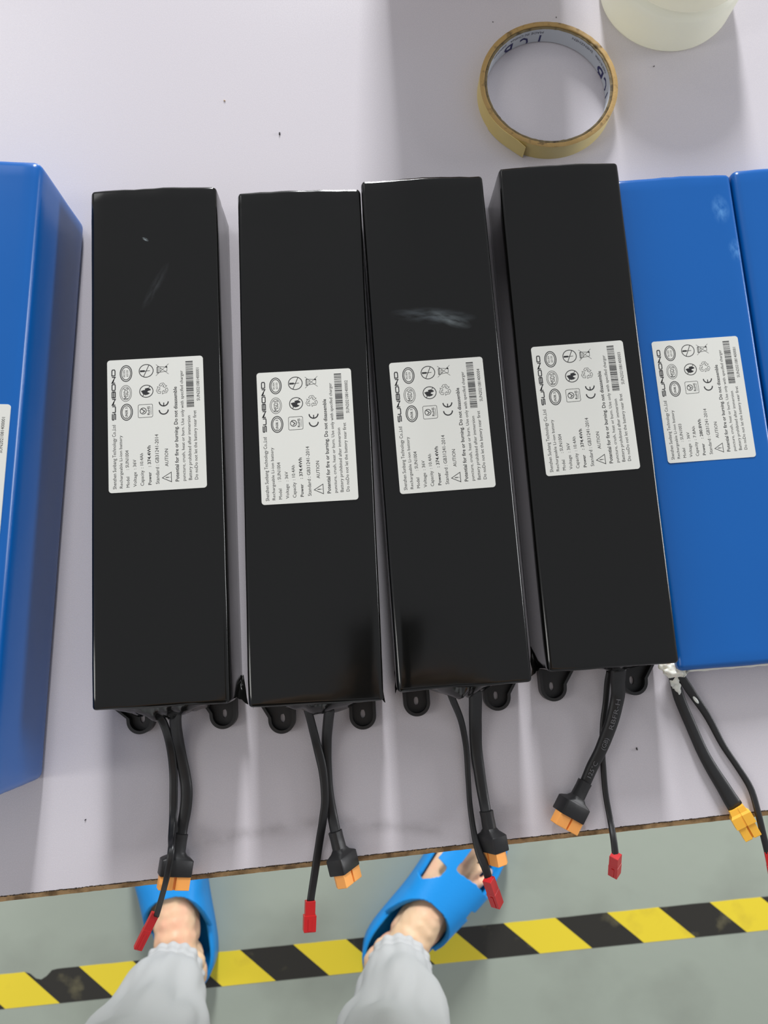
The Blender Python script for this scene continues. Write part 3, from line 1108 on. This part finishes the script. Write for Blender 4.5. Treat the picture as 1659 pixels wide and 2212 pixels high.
# loose tape end, lifting from the winding at the near left
rings = []
for i in range(15):
    t_ = i / 14
    a = rad(212 + 38 * t_)
    rr_ = RO + .25 + max(0, (t_ - .55) / .45) ** 2 * 1.7
    tw = max(0, (t_ - .8) / .2) * 1.6
    rings.append([(rr_ * math.cos(a), rr_ * math.sin(a), .2), ((rr_ + .2) * math.cos(a), (rr_ + .2) * math.sin(a), .2), ((rr_ + .2 + tw * .3) * math.cos(a), (rr_ + .2) * math.sin(a), TH - tw), (rr_ * math.cos(a), rr_ * math.sin(a), TH - tw)])
v, f = loft(rings)
mk('loose_tape_end', v, f, M_TAPEF, tr, angle=40)


def core_text(s, a0, a1, zb, cap, bold=False):
    """upside-down print inside the core, reading with increasing angle; letters' feet at z = zb, tops downwards"""
    v, f = fit_text(s, 0, 1, 0, cap, bold)
    bm = bmesh.new()
    bv = [bm.verts.new((p.x, p.y, 0)) for p in v]
    for q in f:
        try:
            bm.faces.new([bv[i] for i in q])
        except ValueError:
            pass
    bmesh.ops.subdivide_edges(bm, edges=[e for e in bm.edges if abs(e.verts[0].co.x - e.verts[1].co.x) > .03], cuts=2)
    bmesh.ops.bisect_plane(bm, geom=list(bm.verts) + list(bm.edges) + list(bm.faces), plane_co=(0, zb - 1.0, 0), plane_no=(0, 1, 0), clear_outer=True)
    bm.verts.index_update()
    out = []
    for p in bm.verts:
        a = rad(a0 + (a1 - a0) * p.co.x)
        r_ = RI - .12
        out.append(Vector((r_ * math.cos(a), r_ * math.sin(a), zb - p.co.y)))
    fs = [tuple(x.index for x in q.verts) for q in bm.faces]
    bm.free()
    return out, fs


g = G()
for s, a0, a1 in (('MADE IN CHINA', 16, 36), ('SHENZHEN', 40, 64), ('MADE IN CHINA', 92, 126), ('SHENZHEN', 131, 150)):
    g.add(*core_text(s, a0, a1, TH - 2.6, 1.7))
mk('core_print', g.v, g.f, M_DARKINK, core, sm=False)
for s, a0, a1 in (('T', -6, 2), ('C', 5, 15), ('B', 18, 29), ('T', 90, 98), ('C', 105, 114), ('B', 122, 132)):
    v, f = core_text(s, a0, a1, TH - 5.8, 8.5, True)
    mk('printed_letter', v, f, M_NAVY, core, sm=False)

# ------------------------------------------------------------------ white jar
jc = Vector((191, 404.5, 0))
jar = root('plastic_jar', 'milky white round plastic jar cut off by the top of the photo', 'jar', jc)


def lathe(prof, n=96):
    rings = []
    for r_, z in prof:
        rings.append([Vector((r_ * math.cos(2 * math.pi * k / n), r_ * math.sin(2 * math.pi * k / n), z)) for k in range(n)])
    v = [p for r in rings for p in r]
    f = []
    for i in range(len(rings) - 1):
        for j in range(n):
            k = (j + 1) % n
            f.append((i * n + j, i * n + k, (i + 1) * n + k, (i + 1) * n + j))
    f.append(tuple(range(n))[::-1])
    f.append(tuple((len(rings) - 1) * n + k for k in range(n)))
    return v, f


for m_ in (M_JAR, M_LID):
    pb = m_.node_tree.nodes['Principled BSDF']
    pb.inputs['Subsurface Weight'].default_value = 0.0
    nt_ = m_.node_tree
    tl = nt_.nodes.new('ShaderNodeBsdfTranslucent')
    tl.inputs[0].default_value = (0.95, 0.95, 0.88, 1)
    ms_ = nt_.nodes.new('ShaderNodeMixShader')
    ms_.inputs[0].default_value = 0.55
    outn = [n for n in nt_.nodes if n.type == 'OUTPUT_MATERIAL'][0]
    nt_.links.new(pb.outputs[0], ms_.inputs[1])
    nt_.links.new(tl.outputs[0], ms_.inputs[2])
    nt_.links.new(ms_.outputs[0], outn.inputs['Surface'])
v, f = lathe([(40, 0), (42, .8), (42.8, 3), (43, 20), (42.4, 24), (40.8, 26), (38.5, 27), (38.0, 30)])
mk('jar_body', v, f, M_JAR, jar, angle=60)
v, f = lathe([(39.0, 29.6), (40.2, 30.2), (40.8, 31.5), (40.8, 40), (40.2, 41.4), (38.5, 42), (30, 42.1), (1, 42.1)])
mk('jar_lid', v, f, M_LID, jar, angle=60)

# ------------------------------------------------------------------ unseen carton added past the top of the frame to shade the far tabletop
ct = root('shade_carton', 'plain brown cardboard carton out of view past the top edge, added to shade the tabletop', 'box', (64, 560, 0), rad(2))
M_CARD = mat('brown_cardboard', srgb(176, 142, 112), 0.8, bump=(300, .1, 3))
v, f = rounded_box(115, 130, 165, 1.2, 40)
mk('shade_carton_wall', v, f, M_CARD, ct, angle=50)
for s_ in (-1, 1):
    rings = [[Vector((x, y_, 165.2 + dz)) for x, dz in ((-57, 0), (57, 0), (57, 2.4), (-57, 2.4))] for y_ in (s_ * 64, s_ * 1.0)]
    v, f = loft(rings)
    mk('shade_carton_flap', v, f if s_ > 0 else [q[::-1] for q in f], M_CARD, ct, sm=False)

# ------------------------------------------------------------------ crumbs on the table
for k, (px, py, r_, m, lab) in enumerate(((604, 289, 1.1, M_CRUMB, 'tiny dark crumb above the leftmost black packs'), (485, 217, .8, M_CRUMBT, 'tiny tan crumb on the bright part of the table'),
                              (1413, 143, .7, M_CRUMB, 'tiny dark crumb below the white jar'), (1202, 37, .5, M_CRUMB, 'dark speck just above the tape roll'),
                              (1065, 47, .5, M_CRUMB, 'dark speck to the upper left of the tape roll'), (184, 1771, .6, M_CRUMB, 'dark speck on the table near the tall blue pack'),
                              (1376, 1618, .9, M_CRUMB, 'dark speck between the cables of the last two plugged packs'))):
    p = at(px, py, .4)
    bm = bmesh.new()
    bmesh.ops.create_icosphere(bm, subdivisions=1, radius=r_ * MM)
    for q in bm.verts:
        q.co *= 1 + .5 * noise.noise(q.co * 900 + Vector((k, 0, 0)))
        q.co.x *= .5
        q.co.z *= .5
    me = bpy.data.meshes.new('crumb')
    bm.to_mesh(me); bm.free()
    me.materials.append(m)
    o = bpy.data.objects.new('crumb', me)
    C.objects.link(o)
    o.location = (p.x * MM, p.y * MM, r_ * .45 * MM)
    o.rotation_euler = (0, 0, k * 1.1)
    tag(o, lab, 'crumb', 'crumbs on the table')

# ------------------------------------------------------------------ hazard tape on the floor
T0, T1 = at(0, 2105, FZ), at(1659, 1936, FZ)
td = (T1 - T0).normalized()
tn = Vector((td.y, -td.x, 0))            # towards the person
ht = root('hazard_tape', 'yellow and black striped hazard tape stuck across the floor', 'tape', (0, 0, FZ))
TW = 45.5
org = at(1088, 1997, FZ)
lead = (at(1164 + 115, 1997 + 75, FZ) - org)
sA = (at(1088, 1997, FZ) - T0).dot(td)
sB = (at(1203, 1984, FZ) - T0).dot(td)
sC = (at(1316, 1972, FZ) - T0).dot(td)
half = 76.0
# lean of a stripe: bottom edge of the yellow/black border that starts at (1088,1997) ends at (1164,2059)... measured on the tape
lean = (at(1282, 2022, FZ) - at(1203, 1984, FZ)).dot(td)
lean = 48.0
k = 0
for i in range(-14, 10):
    s0 = sA + i * half
    P = []
    nsub = 10
    top = [T0 + td * (s0 + half * j / nsub) for j in range(nsub + 1)]
    bot = [T0 + td * (s0 + lean + half * j / nsub) + tn * TW for j in range(nsub + 1)]
    if True:
        jag = [0] * (nsub + 1)
        # torn notches
        if i == -9:
            jag = [0, 3, 10, 12, 8, 1, 0, 0, 0, 0, 0]
        top = [p + tn * (j + .4 * noise.noise(p * .05)) for p, j in zip(top, jag)]
    up_ = [Vector((p.x, p.y, .35)) for p in top] + [Vector((p.x, p.y, .35)) for p in bot]
    dn_ = [Vector((p.x, p.y, 0.02)) for p in top] + [Vector((p.x, p.y, 0.02)) for p in bot]
    n_ = nsub + 1
    f = [(j, n_ + j, n_ + j + 1, j + 1) for j in range(nsub)]
    f += [(2 * n_ + j, j, j + 1, 2 * n_ + j + 1) for j in range(nsub)]
    f += [(n_ + j, 3 * n_ + j, 3 * n_ + j + 1, n_ + j + 1) for j in range(nsub)]
    yellow = (i % 2 == 0)
    mk('yellow_stripe' if yellow else 'black_stripe', up_ + dn_, f, M_HAZY if yellow else M_HAZK, ht, sm=False)

# ------------------------------------------------------------------ the person
pz = FZ
person = root('person', 'person in light grey cuffed trousers and blue foam sandals standing at the table edge', 'person', (-110, -440, FZ))
PO = Vector((-110, -440, FZ))


def ball(bm, c, r, s=(1, 1, 1), rot=None, sub=2):
    M_ = Matrix.Translation(c) @ (rot or Matrix.Identity(4)) @ Matrix.Diagonal((r * s[0], r * s[1], r * s[2], 1))
    bmesh.ops.create_icosphere(bm, subdivisions=sub, radius=1, matrix=M_)


def chain(bm, pts, sub=2, dens=0.45):
    """pts: (x, y, z, r)"""
    for a, b in zip(pts[:-1], pts[1:]):
        A, B = Vector(a[:3]), Vector(b[:3])
        n = max(1, int((B - A).length / (max(1.5, min(a[3], b[3])) * dens)))
        for k in range(n + 1):
            t = k / n
            ball(bm, A.lerp(B, t), a[3] + (b[3] - a[3]) * t, sub=sub)


LF = dict(heel=Vector((-240, -460, FZ)), ang=rad(13), mir=1)      # left foot, toes along +y
RF = dict(heel=Vector((19, -450, FZ)), ang=rad(-43), mir=-1)
SOLE = 24.0


def fpt(F, x, y, z):
    """foot frame: y from heel to toe, x outward to the little-toe side"""
    p = Matrix.Rotation(F['ang'], 3, 'Z') @ Vector((-x * F['mir'], y, 0))
    return F['heel'] + p + Vector((0, 0, z))


body = bmesh.new()
for F in (LF, RF):
    def fc(lst, **kw):
        chain(body, [tuple(fpt(F, x, y, z)) + (r_,) for x, y, z, r_ in lst], **kw)
    S0 = SOLE - 2
    fc([(0, 4, S0 + 26, 26), (2, 26, S0 + 30, 28), (2, 30, S0 + 60, 28), (0, 30, S0 + 92, 29)])                 # heel to ankle
    fc([(2, 40, S0 + 66, 30), (0, 75, S0 + 50, 29), (-4, 110, S0 + 38, 26), (-8, 145, S0 + 22, 19), (-12, 166, S0 + 14, 14)])       # instep
    fc([(8, 30, S0 + 24, 24), (20, 80, S0 + 22, 20), (22, 130, S0 + 17, 17), (24, 158, S0 + 13, 13)])           # outer border
    fc([(-4, 60, S0 + 30, 24), (-14, 120, S0 + 24, 21), (-24, 162, S0 + 17, 16)])
    ball(body, fpt(F, 30, 33, S0 + 82), 13)                                                                     # ankle bones
    ball(body, fpt(F, -28, 36, S0 + 88), 14)
    toes = [(-26, 165, -28, 214, 11.5), (-9, 165, -7, 221, 6.9), (4, 163, 8, 214, 6.6), (17, 158, 23, 204, 6.3), (29, 150, 37, 191, 6.0)]
    for x0, y0, x1, y1, r_ in toes:
        fc([(x0, y0, S0 + 17, r_ + .3), ((x0 + x1) / 2, (y0 + y1) / 2 + 4, S0 + 19, r_ * .95), (x1, y1 - 6, S0 + 10, r_), (x1, y1, S0 + r_ * .85, r_)], dens=.3)
HIP_L, HIP_R = (-190, -500, FZ + 870), (-30, -500, FZ + 870)
KL, KR = (-228, -412, FZ + 490), (20, -408, FZ + 492)
AL, AR = fpt(LF, 0, 30, 130), fpt(RF, 0, 30, 130)
for A, K, Hp in ((AL, KL, HIP_L), (AR, KR, HIP_R)):
    Kv = Vector(K)
    mid = A.lerp(Kv, .6) + Vector((0, -22, 0))
    chain(body, [tuple(A) + (30,), tuple(A.lerp(Kv, .3) + Vector((0, -8, 0))) + (38,), tuple(mid) + (50,), tuple(Kv) + (50,), tuple(Kv.lerp(Vector(Hp), .6)) + (68,), tuple(Hp) + (78,)])
# torso, neck, head bent over the phone
chain(body, [(-175, -500, FZ + 930, 95), (-110, -505, FZ + 960, 105), (-45, -500, FZ + 930, 95)], dens=.7)
chain(body, [(-110, -505, FZ + 960, 108), (-110, -490, FZ + 1130, 105), (-110, -465, FZ + 1290, 112), (-110, -440, FZ + 1380, 90)], dens=.5)
chain(body, [(-240, -460, FZ + 1370, 55), (-110, -455, FZ + 1370, 90), (20, -460, FZ + 1370, 55)], dens=.5)
chain(body, [(-110, -430, FZ + 1430, 52), (-110, -390, FZ + 1500, 50)], dens=.4)
hd = Vector((-110, -345, FZ + 1560))
hr = Matrix.Rotation(rad(-38), 4, 'X')


def hp(x, y, z):
    return hd + (hr.to_3x3() @ Vector((x, y, z)))


ball(body, hp(0, -12, 20), 82, (.92, 1.12, 1.05), hr, 3)
ball(body, hp(0, 10, -45), 60, (.95, .95, 1.0), hr, 3)
chain(body, [tuple(hp(0, 66, 4)) + (9,), tuple(hp(0, 80, -22)) + (13,)], dens=.3)
chain(body, [tuple(hp(-20, 62, -52)) + (7,), tuple(hp(20, 62, -52)) + (7,)], dens=.3)
chain(body, [tuple(hp(0, 52, -84)) + (20,), tuple(hp(0, 46, -88)) + (20,)], dens=.3)
for s in (-1, 1):
    ball(body, hp(s * 78, -8, -10), 1, (9, 18, 30), hr)
# arms: elbows out, forearms forward to the phone held at the lens
PHC = Vector((24, -62, CAMH + 5))
for s, sh, el, wr in ((-1, (-262, -455, FZ + 1360), (-270, -360, FZ + 1120), (-78, -128, CAMH - 2)), (1, (42, -455, FZ + 1360), (190, -330, FZ + 1130), (112, -132, CAMH - 4))):
    chain(body, [tuple(sh) + (50,), tuple(el) + (38,)])
    chain(body, [tuple(el) + (40,), tuple(Vector(el).lerp(Vector(wr), .5)) + (36,), tuple(wr) + (24,)], dens=.15, sub=3)
    edge = 24 + s * 40
    pal = Vector((edge + s * 12, -88, CAMH - 4))
    chain(body, [tuple(wr) + (24,), tuple(pal) + (19,), (edge + s * 12, -62, CAMH - 2, 16)], dens=.35)
    # four fingers curl round the far side of the phone, thumb on its face
    for k, (yy, ln) in enumerate(((-46, 22), (-64, 26), (-82, 24), (-99, 18))):
        chain(body, [(edge + s * 16, yy - 4, CAMH - 4, 9), (edge + s * 13, yy, CAMH - 13, 8.4), (edge + s * 2, yy + 2, CAMH - 16, 7.8), (edge - s * (ln - 10), yy + 3, CAMH - 11, 7)], dens=.3)
    chain(body, [(edge + s * 14, -98, CAMH + 4, 12), (edge + s * 6, -74, CAMH + 20, 10), (edge - s * 10, -56, CAMH + 20, 8.5)], dens=.3)
for q in body.verts:
    q.co -= PO
skin = remesh(body, 2.2, 'body', M_SKIN, person, 8)

# hair cap, eyes
hm = bmesh.new()
ball(hm, hp(0, -20, 34) - PO, 86, (.96, 1.1, 1.0), hr, 3)
bmesh.ops.bisect_plane(hm, geom=list(hm.verts) + list(hm.edges) + list(hm.faces), plane_co=hp(0, 50, 40) - PO, plane_no=hr.to_3x3() @ Vector((0, .75, -.62)), clear_outer=True)
me = bpy.data.meshes.new('hair')
hm.to_mesh(me); hm.free(); me.transform(Matrix.Scale(MM, 4)); me.materials.append(M_HAIR); smooth(me)
o = bpy.data.objects.new('hair', me); C.objects.link(o); o.parent = person
sd = o.modifiers.new('s', 'SOLIDIFY'); sd.thickness = .006
for s in (-1, 1):
    for nm, r_, off, mm_ in (('eye', 11, 0, M_EYE),):
        em = bmesh.new()
        ball(em, hp(s * 30, 60, 8) - PO, r_, sub=2)
        me = bpy.data.meshes.new(nm)
        em.to_mesh(me); em.free(); me.transform(Matrix.Scale(MM, 4)); me.materials.append(mm_); smooth(me)
        e_ = bpy.data.objects.new(nm, me); C.objects.link(e_); e_.parent = person

# toe nails of the visible right foot and the left
for F in (LF, RF):
    S0 = SOLE - 2
    for x1, y1, r_ in ((-27, 220, 7.5), (-6, 225, 4.8), (9, 217, 4.4), (23, 206, 4.2), (35, 193, 4)):
        em = bmesh.new()
        ball(em, fpt(F, x1, y1 - 1, S0 + (r_ * 2.35)) - PO, 1, (r_, r_ * 1.1, 1.4), Matrix.Rotation(F['ang'], 4, 'Z') @ Matrix.Rotation(rad(-28), 4, 'X'))
        me = bpy.data.meshes.new('toe_nail')
        em.to_mesh(me); em.free(); me.transform(Matrix.Scale(MM, 4)); me.materials.append(M_NAIL); smooth(me)
        e_ = bpy.data.objects.new('toe_nail', me); C.objects.link(e_); e_.parent = skin


# sandals -------------------------------------------------
def halfw(t, side):
    """half width of the sole at t (0 heel .. 1 toe); side +1 = little-toe side"""
    if side > 0:
        k = [(0, 0), (.02, 14), (.07, 28), (.15, 37), (.3, 41), (.5, 45), (.68, 50), (.8, 48), (.9, 36), (.96, 20), (1, 0)]
    else:
        k = [(0, 0), (.02, 14), (.07, 28), (.15, 36), (.3, 37), (.45, 37), (.6, 43), (.74, 49), (.88, 45), (.95, 30), (.985, 14), (1, 0)]
    for (a, b), (c_, d) in zip(k[:-1], k[1:]):
        if t <= c_:
            u = (t - a) / (c_ - a)
            u2 = u
            return b + (d - b) * u2
    return 0


def outline(grow=0.0, n=72, Y0=-24, LN=284):
    pts = []
    for s in (1, -1):
        rng = [0.5 - 0.5 * math.cos(math.pi * k / (n // 2)) for k in range(n // 2)]
        if s < 0:
            rng = [1 - q for q in rng]
        for t in rng:
            pts.append([s * halfw(t, s), Y0 + LN * t])
    # smooth
    for _ in range(3):
        m = len(pts)
        pts = [[(pts[i - 1][0] + 2 * pts[i][0] + pts[(i + 1) % m][0]) / 4, (pts[i - 1][1] + 2 * pts[i][1] + pts[(i + 1) % m][1]) / 4] for i in range(m)]
    if grow:
        m = len(pts)
        out = []
        for i in range(m):
            a, b = pts[i - 1], pts[(i + 1) % m]
            tx, ty = b[0] - a[0], b[1] - a[1]
            l_ = math.hypot(tx, ty) or 1
            out.append([pts[i][0] + ty / l_ * grow, pts[i][1] - tx / l_ * grow])
        pts = out
    return pts


def rimh(y):
    # heel cup is high, then the rim dips towards the toes
    t = (y + 24) / 284
    if t < .35:
        return SOLE + 20
    if t < .55:
        return SOLE + 20 + (t - .35) / .2 * 6
    return SOLE + 26 - (t - .55) / .45 * 20


def sandal(F, strappy):
    sd_ = bpy.data.objects.new('sandal', None)
    C.objects.link(sd_)
    sd_.parent = person
    sd_['label'] = 'blue foam sandal with cut-out toe openings' if strappy else 'blue foam sandal with closed wide band'
    # sole with raised rim
    O = [outline(g_) for g_ in (-3, 1, 1.5, -1, -3.5, -5.5, -8)]
    zz = [lambda y: 0.4, lambda y: 4, lambda y: rimh(y) - 6, lambda y: rimh(y), lambda y: rimh(y) - .8, lambda y: SOLE + 4, lambda y: SOLE]
    rings = [[fpt(F, p[0], p[1], zf_(p[1])) - PO for p in o_] for o_, zf_ in zip(O, zz)]
    v, f = loft(rings, cap=True)
    if F['mir'] > 0:
        f = [q[::-1] for q in f]
    mk('sole', v, f, M_EVA, sd_)
    # upper: arched shell over the foot
    nu, nv_ = 128, 120
    y0, y1 = 50.0, 236.0
    verts, faces, keep = [], [], []
    for i in range(nv_ + 1):
        t = i / nv_
        y = y0 + (y1 - y0) * t
        tt = (y + 24) / 284
        wo, wi = halfw(tt, 1) + 1.0, halfw(tt, -1) + 1.0
        crest = SOLE + 88 - 56 * t ** .8
        base = rimh(y) - 4
        for j in range(nu + 1):
            a = math.pi * j / nu
            ca, sa = math.cos(a), math.sin(a)
            x = (wo if ca > 0 else wi) * (abs(ca) ** .85) * (1 if ca > 0 else -1) - 6 * sa * 1
            z = base + (crest - base) * sa ** .8
            verts.append((x, y, z))
    def inside(x, y, a):
        # a in 0..pi, 0 = little-toe side, pi = big-toe side
        u = a / math.pi
        # opening edge at the instep: deep U
        edge = 56 + 58 * math.sin(math.pi * u) ** .8 + 8 * (.5 - u)
        if y < edge:
            return False
        if strappy:
            if y < 127:
                return True
            if x > 38 and y < 140:
                return False
            if x > -12:
                return y < 172 - .15 * abs(x - 20)
            if y > 160:
                return x > -39
            if x < -24 and y > 127 and x < -38 + (y - 127) * .64 and y < 162:
                return False
            return True
        return y < 232
    idx = {}
    fv, ff = [], []
    for i in range(nv_):
        for j in range(nu):
            q = [i * (nu + 1) + j, i * (nu + 1) + j + 1, (i + 1) * (nu + 1) + j + 1, (i + 1) * (nu + 1) + j]
            cx2 = sum(verts[k][0] for k in q) / 4
            cy2 = sum(verts[k][1] for k in q) / 4
            if inside(cx2, cy2, math.pi * (j + .5) / nu):
                for k in q:
                    if k not in idx:
                        idx[k] = len(fv)
                        fv.append(fpt(F, *verts[k]) - PO)
                ff.append(tuple(idx[k] for k in q))
    if F['mir'] > 0:
        ff = [q[::-1] for q in ff]
    o = mk('upper', fv, ff, M_EVA, sd_)
    ls = o.modifiers.new('l', 'SMOOTH'); ls.iterations = 14; ls.factor = .6
    so = o.modifiers.new('s', 'SOLIDIFY'); so.thickness = .0065; so.offset = 0
    return sd_


sandal(LF, False)
sandal(RF, True)


# trousers: one cloth surface, both legs with gathered cuffs joined at the hips
def leg_rings(A, K, Hp, flare, seed):
    """rings from cuff up to the hip"""
    out = []
    n = 64
    K, Hp = Vector(K), Vector(Hp)
    Z = [0, 3, 7, 12, 17, 21, 26, 36, 50, 68, 90, 115, 145, 180, 220, 265, 310, 350, 400, 470, 550, 640, 740]
    for z in Z:
        zz = A.z + z
        if zz < K.z:
            c = A.lerp(K, (zz - A.z) / (K.z - A.z)) + Vector((0, -20, 0)) * math.sin(math.pi * (zz - A.z) / (K.z - A.z))
        else:
            c = K.lerp(Hp, min(1, (zz - K.z) / (Hp.z - K.z)))
        if z < 24:
            r_ = 40 + 1.5 * math.sin(z * .8)
        else:
            r_ = 41 + (z - 24) ** .62 * .8 * flare
            r_ = min(r_, 92 + max(0, z - 350) * .03)
        ring = []
        for j in range(n):
            a = 2 * math.pi * j / n
            q = Vector((math.cos(a) * 1.6, math.sin(a) * 1.6, z * .012 + seed))
            fold = noise.noise(q) * (3 + min(z, 160) * .07) + noise.noise(q * 2.6) * 3.4 * min(1, z / 40) + (abs(noise.noise(q * 2.0 + Vector((7, 1, 3)))) - .2) * 7 * min(1, z / 60)
            if z < 45:
                fold += 2.4 * math.sin(a * 17 + 2 * noise.noise(q * 3)) * (1 - z / 45)
            if 40 < z < 240:                          # cloth sags outward over the cuff
                fold += 5 * math.sin(z * .05 + 2 * math.cos(a + seed)) * .6
            ring.append(c + Vector((math.cos(a), math.sin(a), 0)) * (r_ + fold) + Vector((0, 0, z - (c.z - A.z) + 0 if zz < K.z else 0)) * 0 + Vector((0, 0, zz - c.z)))
        out.append([p - PO for p in ring])
    return out


tm = G()
for A, K, Hp, fl, sd__ in ((fpt(LF, 0, 30, 122), KL, HIP_L, 1.25, 1.0), (fpt(RF, 0, 34, 122), KR, HIP_R, 1.1, 5.0)):
    v, f = loft(leg_rings(A, K, Hp, fl, sd__), cap=False)
    tm.add(v, f)
tr_o = mk('trousers', tm.v, tm.f, M_PANTS, person)
so = tr_o.modifiers.new('s', 'SOLIDIFY'); so.thickness = .0018; so.offset = 1
sb = tr_o.modifiers.new('b', 'SUBSURF'); sb.levels = 1; sb.render_levels = 1
# hips of the trousers and the shirt: voxel shells a little larger than the body
hb = bmesh.new()
chain(hb, [(-178, -500, FZ + 850, 92), (-175, -500, FZ + 930, 100), (-110, -505, FZ + 960, 112), (-45, -500, FZ + 930, 100), (-42, -500, FZ + 850, 92)], dens=.3)
for K_, H_ in ((KL, HIP_L), (KR, HIP_R)):
    chain(hb, [tuple(Vector(K_).lerp(Vector(H_), .55)) + (84,), tuple(H_) + (93,)], dens=.25)
for q in hb.verts:
    q.co -= PO
hips = remesh(hb, 6, 'trouser_seat', M_PANTS, person, 6)
hb = bmesh.new()
chain(hb, [(-110, -505, FZ + 930, 124), (-110, -505, FZ + 990, 122), (-110, -488, FZ + 1130, 120), (-110, -465, FZ + 1290, 124), (-110, -445, FZ + 1370, 98)], dens=.4)
chain(hb, [(-245, -460, FZ + 1365, 66), (-110, -455, FZ + 1370, 98), (25, -460, FZ + 1365, 66)], dens=.4)
for sh, el in (((-262, -455, FZ + 1360), (-268, -385, FZ + 1180)), ((42, -455, FZ + 1360), (160, -362, FZ + 1180))):
    chain(hb, [tuple(sh) + (62,), tuple(el) + (54,)], dens=.4)
for q in hb.verts:
    q.co -= PO
shirt = remesh(hb, 7, 'shirt', M_SHIRT, person, 6)

# phone in the hands, just behind the lens
ph = root('mobile_phone', 'dark phone held above the table, seen only as a reflection in the black packs', 'phone', (0, 0, CAMH))
v, f = rounded_box(76, 160, 8, 3.5, 20)
M_PH = mat('dark_phone_glass', srgb(20, 20, 22), .2)
Pm = CR.to_4x4()
mk('phone_body', [Pm @ (p + Vector((22, -62, 3.0))) for p in v], f, M_PH, ph)

for o in C.objects:
    if o.type == 'MESH' and o.name.startswith('crumb'):
        pass
